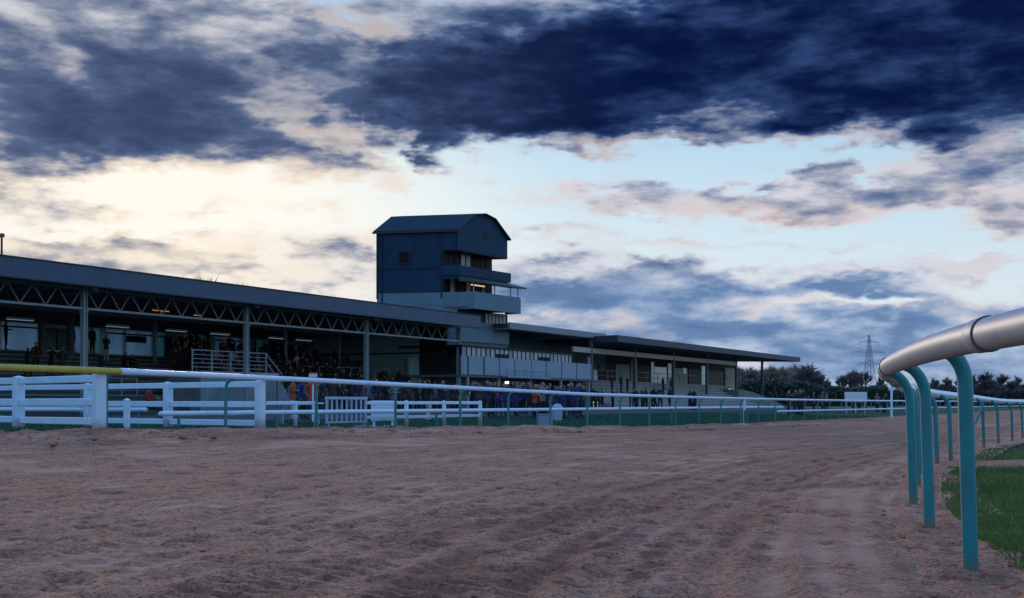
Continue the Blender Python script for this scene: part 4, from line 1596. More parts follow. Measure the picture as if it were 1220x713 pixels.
# ================================================================== MIDDLE BUILDING
def middle():
    root = stand_root('viewing_building', 'low flat-roofed building between tower and far stand with a long pale window strip', 'building', 30, 0)
    Z, X0 = -G0, -30.0
    sl, sr = s_at(603, 0), s_at(721, 0)
    # flat roof with deep fascia
    s = s_at(606, 0)
    n = 5
    L = (sr - s) / n
    for i in range(n):
        MB().box(s + L * i + .006 + X0, s + L * (i + 1) - .006 + X0, -.1, .05, 6.78 + Z, 7.28 + Z).build('fascia_panel', mat('grey_lilac_fascia', (.20, .22, .28), .5, .08, .7), root)
    MB().box(s + X0, sr + X0, .05, 9, 6.85 + Z, 7.2 + Z).build('roof_sheet', M_roofdark, root)
    MB().box(s + X0, sr + X0, .052, 9, 6.72 + Z, 6.848 + Z).build('soffit', M_ceiling, root)
    # recessed upper wall
    a, b = s_at(600, 5.0), s_at(722, 5.0)
    n = 6
    for i in range(n):
        MB().box(a + (b - a) * i / n + .01 + X0, a + (b - a) * (i + 1) / n - .01 + X0, 5.0, 5.15, 4.3 + Z, 6.72 + Z).build('upper_wall_panel', mat('deep_teal_wall', (.05, .10, .115), .6), root)
    # window strip with blinds
    wv = -.35
    a, b = s_at(549, wv), s_at(681, wv)
    zt0, zb0 = 5.05, 4.42
    npn = 26
    for i in range(npn):
        s0 = a + (b - a) * i / npn
        s1 = a + (b - a) * (i + 1) / npn
        fo = MB().box(s0 + X0, s0 + .10 + X0, wv - .06, wv + .06, zb0 + Z, zt0 + Z).build('mullion', M_frame, root)
        dark = i in (7, 8, 9, 17, 18, 19)
        MB().box(s0 + .10 + X0, s1 + X0, wv - .01, wv + .03, (zb0 + (.30 if dark else 0)) + Z, zt0 + Z).build('pane', M_blind if i % 5 else mat('grey_blind', (.33, .34, .36)), fo)
        if dark:
            MB().box(s0 + .10 + X0, s1 + X0, wv - .012, wv + .028, zb0 + Z, zb0 + .298 + Z).build('dark_pane', M_glass, fo)
    MB().box(a + X0, b + X0, wv - .08, wv + 5.3, zt0 + Z, zt0 + .14 + Z).build('strip_head', M_frame, root)
    # pale blue panels beneath
    for (p0, p1, m) in ((549, 556, M_box), (558, 575, M_box), (577, 594, M_box), (595, 612, M_box), (613, 632, M_box), (633, 650, M_box), (651, 668, M_box), (669, 686, M_box), (687, 704, M_box)):
        s0, s1 = s_at(p0, wv), s_at(p1, wv)
        MB().bbox(s0 + X0, s1 + X0, wv - .05, wv + .05, 3.05 + Z, zb0 - .01 + Z, .015).build('front_panel', m, root)
    # shelf rail and open ground floor behind
    s0, s1 = s_at(604, -.9), s_at(655, -.9)
    MB().box(s0 + X0, s1 + X0, -1.0, -.45, 2.92 + Z, 3.04 + Z).build('ledge', M_box, root)
    MB().box(a + X0, s_at(704, 4) + X0, 4.0, 4.2, Z, 4.3 + Z).build('back_wall', M_panel_teal, root)
    MB().box(a + X0, s_at(704, 1) + X0, -.3, 5.0, 2.88 + Z, 3.04 + Z).build('floor_slab', M_ceiling, root)
    for px in (557.5, 594.5, 632.5, 668.5, 702):
        s = s_at(px, -.2)
        MB().box(s - .09 + X0, s + .09 + X0, -.25, -.07, Z, 5.05 + Z).build('column', M_steel, root)
    for (p0, p1) in ((606, 622), (640, 652), (672, 690)):
        s0, s1 = s_at(p0, 3.9), s_at(p1, 3.9)
        MB().box(s0 + X0, s1 + X0, 3.9, 3.99, .1 + Z + .3, 2.6 + Z).build('doorway', M_glass, root)


middle()
guard_rail('teal mesh-like railing at the foot of the pale building, behind the blue-coated crowd', 660, 703, -1.6, G0, 1.15, 8, 4, M_green_far)
guard_rail('white handrail over the ledge in front of the window strip', 604, 655, -1.05, 3.04, .5, 6, 2, M_steel)


# ================================================================== FAR STAND
def far_stand():
    root = stand_root('far_stand', 'smaller grandstand at the right with a thin overhanging roof, cream beam and pale stepped terrace', 'grandstand', 60, 0)
    Z, X0 = -G0, -60.0
    w0 = -2.4
    sl, sr = s_at(736, w0), s_at(953.5, w0)
    # roof: front fascia and two falling planes
    n = 7
    L = (sr - sl) / n
    for i in range(n):
        MB().box(sl + L * i + .006 + X0, sl + L * (i + 1) - .006 + X0, w0, w0 + .12, 6.42 + Z, 7.0 + Z).build('fascia_panel', mat('far_roof_fascia', (.07, .09, .115), .6, .08, .7, spec=.2), root)
    MB().prism([(sl + X0, w0 + .121, 7.0 + Z), (sl + X0, 8.0, 6.75 + Z), (sl + X0, 8.0, 6.6 + Z), (sl + X0, w0 + .121, 6.42 + Z)], (sr - sl, 0, 0)).build('roof_sheet', M_roofdark, root)
    # hipped left end running down to the low tip
    tip = (s_at(683, 2.0) + X0, 2.0, 6.15 + Z)
    v = [(sl + X0 - .004, w0, 7.0 + Z), (sl + X0 - .004, w0, 6.42 + Z), (sl + X0 - .004, 6.0, 6.65 + Z), (sl + X0 - .004, 6.0, 6.75 + Z), tip, (tip[0], tip[1], tip[2] + .12)]
    MB().add(v, [(0, 5, 4, 1), (1, 4, 2), (0, 3, 5), (3, 2, 4, 5), (0, 1, 2, 3)]).build('roof_hip', M_roofdark, root)
    # beam and posts
    pxs = (704, 756, 802, 842, 877, 908)
    for a, b in zip((682,) + pxs[:-2], pxs[:-1]):
        s0, s1 = s_at(a, 0), s_at(b, 0)
        MB().box(s0 + .08 + X0, s1 - .08 + X0, -.1, .1, 5.42 + Z, 5.86 + Z).build('beam', M_beam, root)
    for px in pxs:
        s = s_at(px, 0)
        MB().box(s - .13 + X0, s + .13 + X0, -.13, .13, Z, 6.62 + Z).build('post', mat('dark_green_steel', (.05, .085, .085), .5), root)
    # terrace: pale concrete steps
    a, b = s_at(701, 0), s_at(880, 0)
    K = 9
    for k in range(K):
        z1 = .38 + (k + 1) * .30
        wa = -2.6 + k * .55
        wb = 8 if k == K - 1 else wa + .58
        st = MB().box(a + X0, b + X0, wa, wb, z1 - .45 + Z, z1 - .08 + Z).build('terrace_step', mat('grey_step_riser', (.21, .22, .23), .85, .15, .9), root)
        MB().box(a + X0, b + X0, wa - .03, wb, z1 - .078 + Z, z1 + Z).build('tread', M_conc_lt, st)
    # sloped end of the terrace
    for i, (p0, p1, h) in enumerate(((880, 897, 2.2), (897, 912, 1.9), (912, 925, 1.3), (925, 938, .7))):
        s0, s1 = s_at(p0, -1.2), s_at(p1, -1.2)
        h2 = (1.9, 1.3, .7, .1)[i]
        MB().prism([(s0 + X0, -1.2, Z), (s1 + X0, -1.2, Z), (s1 + X0, -1.2, .38 + h2 + Z), (s0 + X0, -1.2, .38 + h + Z)], (0, 5, 0)).build('end_bank', mat('weathered_bank', (.17, .19, .19), .85, .15, .9, dirt=((.08, .10, .09), .6, 1.2)), root)
    # back wall with dark windows and pale piers
    wb = 6.0
    MB().box(s_at(701, wb) + X0, s_at(880, wb) + X0, wb + .2, wb + .4, 2.9 + Z, 6.7 + Z).build('back_wall', M_frame, root)
    pier = [(704, 712), (752, 760), (776, 779), (796, 801), (836, 842), (864, 876)]
    for i, (p0, p1) in enumerate(pier):
        MB().box(s_at(p0, wb) + X0, s_at(p1, wb) + X0, wb, wb + .18, 3.0 + Z, 5.6 + Z).build('pier', M_beam if p0 in (752, 864) else M_panel_teal, root)
    for (p0, p1, m) in ((713, 733, M_glass), (734, 751, M_glass_teal), (761, 775, M_glass), (780, 795, M_panel_teal), (802, 820, M_glass_teal), (821, 835, M_glass), (843, 863, M_glass)):
        s0, s1 = s_at(p0, wb), s_at(p1, wb)
        f = MB().box(s0 + X0, s1 + X0, wb + .02, wb + .12, 3.1 + Z, 3.2 + Z).box(s0 + X0, s1 + X0, wb + .02, wb + .12, 5.1 + Z, 5.2 + Z)
        fo = f.build('window', M_frame, root)
        MB().box(s0 + .05 + X0, s1 - .05 + X0, wb + .06, wb + .1, 3.2 + Z, 5.1 + Z).build('pane', m, fo)


far_stand()
guard_rail('thin railing along the top of the pale terrace of the far stand', 707, 876, 1.9, .38 + 2.7, 1.0, 14, 2, M_truss)

# lampshade-shaped white sign standing on the far terrace
sg = stand_root('hanging_sign', 'small white tapered sign on a post under the far stand roof', 'sign', s_at(816, .8), .8, 3.0)
MB().prism([(-.45, 0, 1.15), (.45, 0, 1.15), (.34, 0, 1.75), (-.34, 0, 1.75)], (0, .08, 0)).build('sign_board', M_signwhite, sg)
MB().box(-.04, .04, .085, .16, 0, 1.7).build('post', M_steel, sg)

# ================================================================== TREES, HEDGE, PYLON, FAR THINGS
def bare_tree_meshes(seed, H, spread, twig_n=2600, trunk_h=.28, m_twig=None, thick=1.0, px=.02):
    rs = random.Random(seed)
    mb = MB()
    tips = []

    def grow(p, d, L, r, depth):
        q = p + d * L
        mid = (p + q) / 2 + Vector((rs.uniform(-1, 1), rs.uniform(-1, 1), 0)) * L * .06
        mb.tube([p, mid, q], [r, r * .85, r * .68], 5 if depth < 2 else 3, cap=False)
        if depth >= 4:
            tips.append((p, q, d))
            return
        n = 3 if depth < 3 else 2
        for i in range(n + (depth == 0)):
            ax = Vector((rs.uniform(-1, 1), rs.uniform(-1, 1), rs.uniform(-.15, .65)))
            nd = (d * .75 + ax * spread).normalized()
            if nd.z < -.05:
                nd.z = .05
                nd.normalize()
            s = rs.uniform(.75, 1.0)
            grow(p + (q - p) * s, nd, L * rs.uniform(.62, .86), r * .62, depth + 1)
        tips.append((p, q, d))
    grow(Vector((0, 0, 0)), Vector((rs.uniform(-.06, .06), rs.uniform(-.06, .06), 1)).normalized(), H * trunk_h, H * .022 * thick, 0)
    tr = mb.mesh('trunk', M_bark)
    # twigs: thin tapering slivers spread along the last branches
    P = []
    for i in range(twig_n):
        p, q, d = tips[rs.randrange(len(tips))]
        a = p + (q - p) * rs.uniform(.2, 1.05)
        v = (d + Vector((rs.uniform(-1, 1), rs.uniform(-1, 1), rs.uniform(-.5, .9))) * 1.1).normalized()
        L = H * rs.uniform(.04, .13)
        side = v.cross(Vector((rs.uniform(-1, 1), rs.uniform(-1, 1), rs.uniform(-1, 1)))).normalized() * (px * rs.uniform(.6, 1.5))
        P.append((a - side, a + side, a + v * L))
    tw = tri_mesh('crown', np.array([[tuple(c) for c in t] for t in P]), m_twig or M_twig)
    zmax = max(v.co.z for v in tw.vertices)
    k = H / zmax
    for me in (tr, tw):
        co = np.empty(len(me.vertices) * 3, np.float32)
        me.vertices.foreach_get('co', co)
        me.vertices.foreach_set('co', co * k)
        me.update()
    return tr, tw


TREE_KINDS = [bare_tree_meshes(21, 9, .95, 4200, .22, M_twig_brown, .9, .06), bare_tree_meshes(22, 11, .7, 3200, .25, M_twig, 1.1, .06),
              bare_tree_meshes(23, 9, .9, 4600, .2, M_twig, 1.1, .07), bare_tree_meshes(24, 12, .55, 3000, .28, M_twig, 1.1, .055)]


def tree(kind, px, Y, top_py, label, base=None, wide=1.0, group=None, rz=0.0, z0=-.5):
    X = (px - 610) / FPX * Y
    top = CAMZ + (480 - top_py) * Y / FPX
    tr, tw = TREE_KINDS[kind]
    H0 = (9, 11, 9, 12)[kind]
    k = (top - z0) / H0
    root = thing('bare_tree', label, 'tree', (X, Y, z0), rz, group)
    root.scale = (k * wide, k * wide, k)
    link('trunk', tr, root)
    link('crown', tw, root)
    return root


# brownish bare trees behind the far stand
gT = 'bare trees behind the far stand'
for i, (px, Y, ty, kd, wd, lab) in enumerate((
        (884, 235, 434, 0, 1.0, 'pale brown bare tree just right of the last terrace window, seen under the far roof'),
        (900, 228, 433, 0, 1.1, 'pale brown bare tree seen between the last two posts of the far stand'),
        (921, 222, 432, 0, 1.1, 'pale brown bare tree just right of the last post of the far stand'),
        (942, 230, 430, 0, 1.2, 'bare brown tree rising just below the right tip of the far roof'),
        (958, 226, 433, 2, 1.1, 'bushy bare tree right of the far roof tip'),
        (974, 236, 440, 2, .9, 'lower bare tree on the sloping right side of the clump beyond the far stand'),
        (986, 240, 449, 2, .8, 'smallest bare tree at the right foot of the clump beyond the far stand'))):
    tree(kd, px, Y, ty, lab, None, wd, None, i * 1.3)
for i, (px, Y, ty, kd, wd, lab) in enumerate((
        (1006, 260, 443, 3, .7, 'thin bare tree left of the pylon, shorter than its neighbour'),
        (1017, 255, 439, 3, .7, 'thin bare tree close to the left of the pylon'),
        (1027, 262, 438, 3, .7, 'thin bare tree standing against the pylon foot'),
        (1048, 262, 446, 2, .7, 'low bare tree just right of the pylon foot'))):
    tree(kd, px, Y, ty, lab, None, wd, None, i * 2.1)
for i, (px, Y, ty, kd, wd, lab) in enumerate((
        (1112, 275, 448, 2, .9, 'dark bare tree seen between the hooped posts'),
        (1128, 270, 447, 2, .9, 'dark bare tree just left of the nearest hooped post'),
        (1142, 268, 449, 2, .8, 'dark bare tree directly behind the nearest hooped post'),
        (1160, 262, 444, 2, 1.1, 'round dark bare tree just right of the nearest hooped post'),
        (1176, 255, 440, 2, 1.1, 'tallest of the dark trees at the far right, under the near rail'),
        (1194, 262, 443, 2, 1.1, 'dark bare tree right of the tallest one at the far right'),
        (1211, 268, 446, 2, 1.0, 'dark bare tree close to the right edge of the photo'),
        (1230, 268, 449, 2, 1.0, 'dark bare tree cut by the right edge of the photo'))):
    tree(kd, px, Y, ty, lab, None, wd, None, i * .9)
for i, (px, Y, ty, kd, wd, lab) in enumerate((
        (218, 125, 324, 3, .55, 'bare tree tips just showing over the stand roof, leftmost group'),
        (230, 128, 323, 1, .55, 'bare tree tips over the stand roof, second from the left'),
        (262, 125, 330, 1, .5, 'bare tree tips over the stand roof, between the two tall tips'),
        (300, 128, 334, 3, .5, 'bare tree tips over the stand roof, nearest to the tower'))):
    tree(kd, px, Y, ty, lab, None, wd, None, i * 1.7, z0=.3)


def leaf_mass(name, label, px0, px1, Y0, Y1, tops, depth, n, m, seed, cat='hedge', size=.5):
    """dense evergreen hedge: many leaf-sized faces through an uneven volume"""
    rs = np.random.RandomState(seed)
    t = rs.rand(n)
    px = px0 + (px1 - px0) * t
    Y = Y0 + (Y1 - Y0) * t + (rs.rand(n) - .5) * depth
    X = (px - 610) / FPX * (Y0 + (Y1 - Y0) * t) + (rs.rand(n) - .5) * .6
    top = CAMZ + (480 - np.interp(px, [p for p, _ in tops], [q for _, q in tops])) * Y / FPX
    top = top + .9 * fbm(px * .11 + seed, Y * .1, 4) - .5
    z0 = -.45
    Z = z0 + (top - z0) * (1 - rs.rand(n) ** 1.6)
    P = np.zeros((n, 3, 3))
    C = np.stack([X, Y, Z], -1)
    for k in range(3):
        P[:, k] = C + (rs.rand(n, 3) - .5) * 2 * size * (.5 + rs.rand(n, 1))
    P[:, :, 2] = np.maximum(P[:, :, 2], z0)
    o = link(name, tri_mesh(name, P, m))
    return tag(o, label, cat, kind='stuff')


leaf_mass('hedge', 'dark evergreen hedge running right from the far stand below the pylon', 880, 1062, 190, 205, [(880, 453), (905, 450), (930, 452), (960, 455), (985, 460), (1020, 460), (1040, 458), (1062, 460)],
          7, 60000, M_hedge, 3, 'hedge', .24)
leaf_mass('hedge', 'dark low hedge along the horizon at the far right, behind the hooped posts', 1060, 1330, 235, 245, [(1060, 462), (1100, 464), (1140, 463), (1180, 463), (1220, 465), (1330, 466)],
          8, 50000, mat('dark_brush_leaf', (.05, .058, .062), .8, .3, .6), 4, 'hedge', .28)


def pylon():
    Y = 620.0
    X = (1035.5 - 610) / FPX * Y
    H = (480 - 400) * Y / FPX + 2
    root = thing('pylon', 'tall lattice electricity pylon on the horizon right of the far stand', 'pylon', (X, Y, -.8), R(14))
    M = mat('hazed_pylon_steel', (.30, .34, .40), .6)  # distance haze put into the steel colour as a lighter grey
    def half(z): return 3.6 * (1 - z / H) ** 1.25 + .35
    lv = [0, 5, 9.5, 13.5, 17, 20, 22.5, 25, 27.5, 30, H]
    legs = MB()
    for (sx, sy) in ((1, 1), (1, -1), (-1, 1), (-1, -1)):
        lg = MB()
        lg.tube([(sx * half(z), sy * half(z), z) for z in lv], [.13] * (len(lv) - 1) + [.07], 4)
        lg.build('leg', M, root)
    br = MB()
    for a, b in zip(lv[:-1], lv[1:]):
        ha, hb = half(a), half(b)
        for f in range(4):
            c0 = [(1, 1), (1, -1), (-1, -1), (-1, 1)][f]
            c1 = [(1, -1), (-1, -1), (-1, 1), (1, 1)][f]
            br.bar((c0[0] * ha, c0[1] * ha, a), (c1[0] * hb, c1[1] * hb, b), .065)
            br.bar((c1[0] * ha, c1[1] * ha, a), (c0[0] * hb, c0[1] * hb, b), .13)
            br.bar((c0[0] * hb, c0[1] * hb, b), (c1[0] * hb, c1[1] * hb, b), .11)
    br.build('lattice_bracing', M, root)
    for z, w in ((H * .60, 6.0), (H * .76, 8.6), (H * .90, 5.2)):
        arm = MB()
        for s in (-1, 1):
            arm.bar((0, 0, z + 1.2), (s * w, 0, z), .16)
            arm.bar((0, half(z), z), (s * w, 0, z), .16)
            arm.bar((0, -half(z), z), (s * w, 0, z), .16)
            arm.bar((s * w, 0, z), (s * w, 0, z - 1.7), .14)
        arm.build('cross_arm', M, root)


pylon()


# long white board on legs beyond the rail
def far_board():
    Y = 100.0
    a, b = at(1006.5, Y), at(1033, Y)
    root = thing('sign_board', 'long white board on legs standing beyond the rail, left of the hooped posts', 'sign', (a[0], Y, hz(a[0], Y)))
    L = b[0] - a[0]
    z0, z1 = CAMZ + (480 - 479) * Y / FPX - root.location.z, CAMZ + (480 - 467.3) * Y / FPX - root.location.z
    MB().bbox(0, L, 0, .07, z0, z1, .02).build('board', M_signwhite, root)
    for x in (.15, L * .5, L - .15):
        MB().box(x - .05, x + .05, .08, .17, 0, z1 - .05).build('leg', M_steel, root)


far_board()


def small_white_sign():
    Y = 112.0
    a = at(1089, Y)
    root = thing('notice_sign', 'small upright white notice on a post half hidden by the hooped posts', 'sign', (a[0], Y, hz(a[0], Y)))
    z = CAMZ - root.location.z
    MB().bbox(-.28, .28, 0, .05, z - .55, z + .80, .02).build('sign_face', M_signwhite, root)
    MB().box(-.04, .04, .055, .12, 0, z + .7).build('post', M_steel, root)


small_white_sign()


def furlong_post():
    Y = 82.0
    a = at(1064, Y)
    g = hz(a[0], Y)
    root = thing('furlong_post', 'tall thin white post with a round head, left of the hooped posts', 'post', (a[0] - .1, Y, g))
    t = CAMZ + (480 - 463.5) * Y / FPX - g
    MB().tube([(0, 0, -.1), (0, 0, t - .16)], .075, 10).build('post_shaft', M_white, root, smooth=True)
    MB().tube([(0, -.05, t), (0, .05, t)], .17, 16).build('round_head', M_white, root, smooth=True)


furlong_post()

# pale blue notice fixed by the rail
p = PO(887, .35)
nb = thing('notice_sign', 'small pale blue notice fixed at the rail in front of the far terrace end', 'sign', (*p, hz(*p)), SRZ)
MB().bbox(-.17, .17, -.02, .02, .62, 1.22, .01).build('sign_face', M_signblue, nb)
MB().box(-.03, .03, .025, .07, 0, 1.2).build('post', M_steel, nb)

# red and white sign on the rail line in front of the steps
c = at(373, 46)
rsgn = thing('warning_sign', 'red and white sign on a stake beside the two people in orange', 'sign', c, R(15))
z1 = CAMZ + (480 - 444) * 46 / FPX - c[2]
MB().bbox(-.16, .16, -.02, .02, z1 - .42, z1, .01).build('sign_face', M_red, rsgn)
MB().box(-.15, .15, -.027, -.022, z1 - .16, z1 - .06).build('white_band', M_signwhite, rsgn)
MB().box(-.03, .03, .025, .07, 0, z1 - .05).build('stake', M_white, rsgn)

# bright lamp over the blue crowd
Lp = at(604, 92, 457.5)
lamp = thing('lamp', 'small bright lit lamp above the blue-coated crowd at the foot of the tower', 'lamp', (Lp[0], Lp[1], hz(Lp[0], Lp[1])))
zl = Lp[2] - lamp.location.z
MB().tube([(0, 0, 0), (0, 0, zl - .05)], .04, 6).build('lamp_post', M_black, lamp)
MB().bbox(-.17, .17, -.06, .10, zl - .04, zl + .20, .03).build('housing', M_black, lamp)
MB().box(-.13, .13, -.075, -.062, zl, zl + .16).build('lit_lens', M_lamp, lamp)

# pale blue cabinet close behind the outer rail, and a rounded white bin by the crowd
c = at(650, 45)
cb = thing('cabinet', 'pale blue box cabinet on the grass behind the outer rail', 'cabinet', c, SRZ)
MB().bbox(-.17, .17, -.2, .2, .03, .42, .02).build('cabinet_body', M_box, cb)
MB().bbox(-.19, .19, -.22, .22, .422, .46, .015).build('lid', M_steel, cb)
MB().box(-.15, .15, -.16, .16, -.05, .028).build('plinth', M_conc, cb)
c = at(664, 58)
bn = thing('bin', 'rounded white bin standing among the blue coats behind the rail', 'bin', c)
MB().tube([(0, 0, 0), (0, 0, .1), (0, 0, .55)], [.20, .22, .25], 14).build('bin_body', M_dull, bn, smooth=True)
MB().tube([(0, 0, .552), (0, 0, .65), (0, 0, .76), (0, 0, .80)], [.26, .24, .16, .04], 14).build('lid', M_dull, bn, smooth=True)

# ================================================================== PEOPLE
SKIN = mat('skin', (.36, .20, .15), .6, .05)
HAIRS = [mat('dark_hair', (.02, .015, .012), .7), mat('grey_hair', (.22, .21, .20), .7), mat('fair_hair', (.20, .12, .05), .7), mat('black_cap', (.012, .012, .016), .8)]
COATS = {k: mat(k + '_coat', v, .85, .12, 5) for k, v in dict(
    black=(.010, .011, .015), charcoal=(.022, .024, .03), navy=(.012, .020, .055), blue=(.016, .034, .14), brown=(.05, .032, .022), green=(.02, .045, .03), red=(.20, .018, .025),
    orange=(.32, .075, .03), tan=(.25, .16, .11), white=(.55, .60, .66), yellow=(.40, .48, .06), grey=(.12, .13, .15), plum=(.07, .02, .06)).items()}
TROUS = [mat('dark_trousers', (.012, .013, .018), .85), mat('jeans', (.03, .045, .09), .85), mat('pale_trousers', (.40, .42, .46), .85)]
SHOE = mat('dark_shoes', (.012, .011, .011), .6)


def person_mesh(name, pose):
    """one continuous body grown over a posed skeleton; five fingers on each hand; slots: coat, trousers, skin, hair, shoes"""
    P = dict(pelvis=(0, 0, .93), waist=(0, .0, 1.08), chest=(0, .01, 1.30), base=(0, -.005, 1.44), neck=(0, .0, 1.50), jaw=(0, .025, 1.57), head=(0, .015, 1.655), crown=(0, .0, 1.735))
    Rr = dict(pelvis=(.165, .125), waist=(.15, .115), chest=(.175, .13), base=(.10, .085), neck=(.055, .055), jaw=(.068, .075), head=(.078, .095), crown=(.055, .065))
    E = [('pelvis', 'waist'), ('waist', 'chest'), ('chest', 'base'), ('base', 'neck'), ('neck', 'jaw'), ('jaw', 'head'), ('head', 'crown')]
    dz = pose.get('drop', 0.0)
    ln = pose.get('lean', 0.0)
    for k in P:
        x, y, z = P[k]
        h = z - .93
        P[k] = (x, y + math.sin(ln) * h, .93 + math.cos(ln) * h - dz)
    for s, sd in ((-1, 'l'), (1, 'r')):
        bx, by, bz = P['base']
        sh = (s * .185, by, bz - .04)
        el, wr, hd = pose['arm_' + sd]
        P['sh' + sd], Rr['sh' + sd] = sh, (.075, .075)
        P['el' + sd], Rr['el' + sd] = (s * el[0], sh[1] + el[1], sh[2] + el[2]), (.056, .056)
        e = P['el' + sd]
        P['wr' + sd], Rr['wr' + sd] = (e[0] + s * wr[0], e[1] + wr[1], e[2] + wr[2]), (.038, .038)
        w = P['wr' + sd]
        P['ha' + sd], Rr['ha' + sd] = (w[0] + s * hd[0], w[1] + hd[1], w[2] + hd[2]), (.036, .022)
        E += [('base', 'sh' + sd), ('sh' + sd, 'el' + sd), ('el' + sd, 'wr' + sd), ('wr' + sd, 'ha' + sd)]
        kn, an = pose['leg_' + sd]
        hp = (s * .095, 0, .86 - dz)
        P['hp' + sd], Rr['hp' + sd] = hp, (.10, .105)
        P['kn' + sd], Rr['kn' + sd] = (s * (.10 + kn[0]), kn[1], kn[2]), (.067, .07)
        P['an' + sd], Rr['an' + sd] = (s * (.11 + an[0]), an[1], an[2]), (.045, .048)
        P['to' + sd], Rr['to' + sd] = (s * (.13 + an[0]), an[1] + .17, an[2] - .045), (.042, .032)
        E += [('pelvis', 'hp' + sd), ('hp' + sd, 'kn' + sd), ('kn' + sd, 'an' + sd), ('an' + sd, 'to' + sd)]
    keys = list(P)
    ix = {k: i for i, k in enumerate(keys)}
    me = bpy.data.meshes.new(name + '_skeleton')
    me.from_pydata([P[k] for k in keys], [(ix[a], ix[b]) for a, b in E], [])
    ob = bpy.data.objects.new(name + '_skeleton', me)
    COL.objects.link(ob)
    sk = ob.modifiers.new('skin', 'SKIN')
    for k in keys:
        sv = me.skin_vertices[0].data[ix[k]]
        sv.radius = Rr[k]
        sv.use_root = (k == 'pelvis')
    sk.branch_smoothing = .6
    sb = ob.modifiers.new('sub', 'SUBSURF')
    sb.levels = 1
    dg = bpy.context.evaluated_depsgraph_get()
    ev = ob.evaluated_get(dg)
    body = bpy.data.meshes.new_from_object(ev)
    bpy.data.objects.remove(ob)
    bpy.data.meshes.remove(me)
    V = [tuple(v.co) for v in body.vertices]
    F = [tuple(p.vertices) for p in body.polygons]
    bpy.data.meshes.remove(body)
    mb = MB()
    mb.add(V, F)
    nb = len(F)
    # fingers and thumbs
    for s, sd in ((-1, 'l'), (1, 'r')):
        w, h = Vector(P['wr' + sd]), Vector(P['ha' + sd])
        d = (h - w).normalized()
        sd_v = d.cross(Vector((s, .2, 0)))
        if sd_v.length < .01:
            sd_v = Vector((0, 1, 0))
        sd_v.normalize()
        cu = d.cross(sd_v).normalized()
        for k, L in enumerate((.062, .075, .078, .070)):
            o = h + sd_v * (-.027 + .018 * k)
            mb.tube([o, o + d * L * .55, o + d * L * .85 + cu * L * .35], [.010, .009, .006], 4, mi=2)
        o = (w + h) / 2 + sd_v * -.032
        mb.tube([o, o + (d * .5 - sd_v * .7) * .035, o + (d * .9 - sd_v * .55) * .06], [.012, .010, .007], 4, mi=2)
    # nose and ears
    hd = Vector(P['head'])
    fw = Vector((0, math.cos(ln), -math.sin(ln)))
    up = Vector((0, math.sin(ln), math.cos(ln)))
    c = hd + fw * .085 - up * .02
    mb.add([c + up * .03, c + Vector((.016, 0, 0)) - up * .012, c - Vector((.016, 0, 0)) - up * .012, c + fw * .03 - up * .008], [(0, 2, 3), (0, 3, 1), (1, 3, 2)], 2)
    for s in (-1, 1):
        o = hd + Vector((s * .078, 0, 0)) - up * .015
        mb.tube([o - up * .03, o + up * .03], .016, 5, mi=2)
    m = mb.mesh(name, [COATS['black'], TROUS[0], SKIN, HAIRS[0], SHOE])
    wz = {'l': Vector(P['wrl']), 'r': Vector(P['wrr'])}
    neck = Vector(P['neck'])
    hem = pose.get('hem', .80)
    for p in m.polygons[:nb]:
        cc = p.center
        mi = 0
        if (cc - hd).dot(up) > -.125 and (cc - hd).length < .20:
            mi = 2
            rel = cc - hd
            if rel.dot(up) > .045 or (rel.dot(fw) < -.015 and rel.dot(up) > -.075):
                mi = 3
        elif min((cc - Vector(P['hal'])).length, (cc - Vector(P['har'])).length) < .05:
            mi = 2
        elif cc.z < .095:
            mi = 4
        else:
            arm = any(min((cc - Vector(P['el' + q])).length, (cc - Vector(P['wr' + q])).length) < .13 for q in 'lr') and abs(cc.x) > .15
            if pose.get('seated'):
                if not arm and cc.z < P['pelvis'][2] + .03:
                    mi = 1
            elif cc.z < hem and not arm:
                mi = 1
        p.material_index = mi
    shade(m, 60)
    return m


DOWN = ((.235, -.03, -.27), (-.01, .06, -.24), (0, .02, -.075))
POCK = ((.27, -.07, -.25), (-.07, .13, -.17), (-.03, .05, -.04))
FACE = ((.26, .12, -.20), (-.13, .16, .20), (-.03, .01, .06))
CROSS = ((.25, .02, -.25), (-.24, .18, .03), (-.07, .01, .02))
HOLD = ((.24, .02, -.26), (-.08, .24, .03), (-.02, .06, .02))
RAIL = ((.25, .15, -.20), (.0, .22, -.06), (0, .06, -.02))
STR = ((0, .02, .49), (0, -.02, .085))
FWD = ((0, .17, .50), (0, .24, .095))
BCK = ((0, .02, .49), (0, -.25, .13))
SIT = ((.02, .42, .47), (.02, .45, .085))
POSES = [
    dict(arm_l=DOWN, arm_r=DOWN, leg_l=STR, leg_r=STR, hem=.78),
    dict(arm_l=POCK, arm_r=POCK, leg_l=STR, leg_r=((.03, .04, .49), (.05, .03, .085)), hem=.72),
    dict(arm_l=FACE, arm_r=FACE, leg_l=STR, leg_r=STR, hem=.80),
    dict(arm_l=CROSS, arm_r=CROSS, leg_l=((.03, .0, .49), (.06, -.02, .085)), leg_r=STR, hem=.80),
    dict(arm_l=DOWN, arm_r=HOLD, leg_l=FWD, leg_r=BCK, hem=.78),
    dict(arm_l=RAIL, arm_r=RAIL, leg_l=STR, leg_r=((0, -.08, .49), (0, -.16, .085)), lean=.18, hem=.76),
    dict(arm_l=HOLD, arm_r=HOLD, leg_l=SIT, leg_r=SIT, drop=.40, lean=.12, seated=True),
    dict(arm_l=POCK, arm_r=HOLD, leg_l=STR, leg_r=STR, hem=.55),
]
BODIES = [person_mesh('person_body', p) for p in POSES]
PCOUNT = [0]


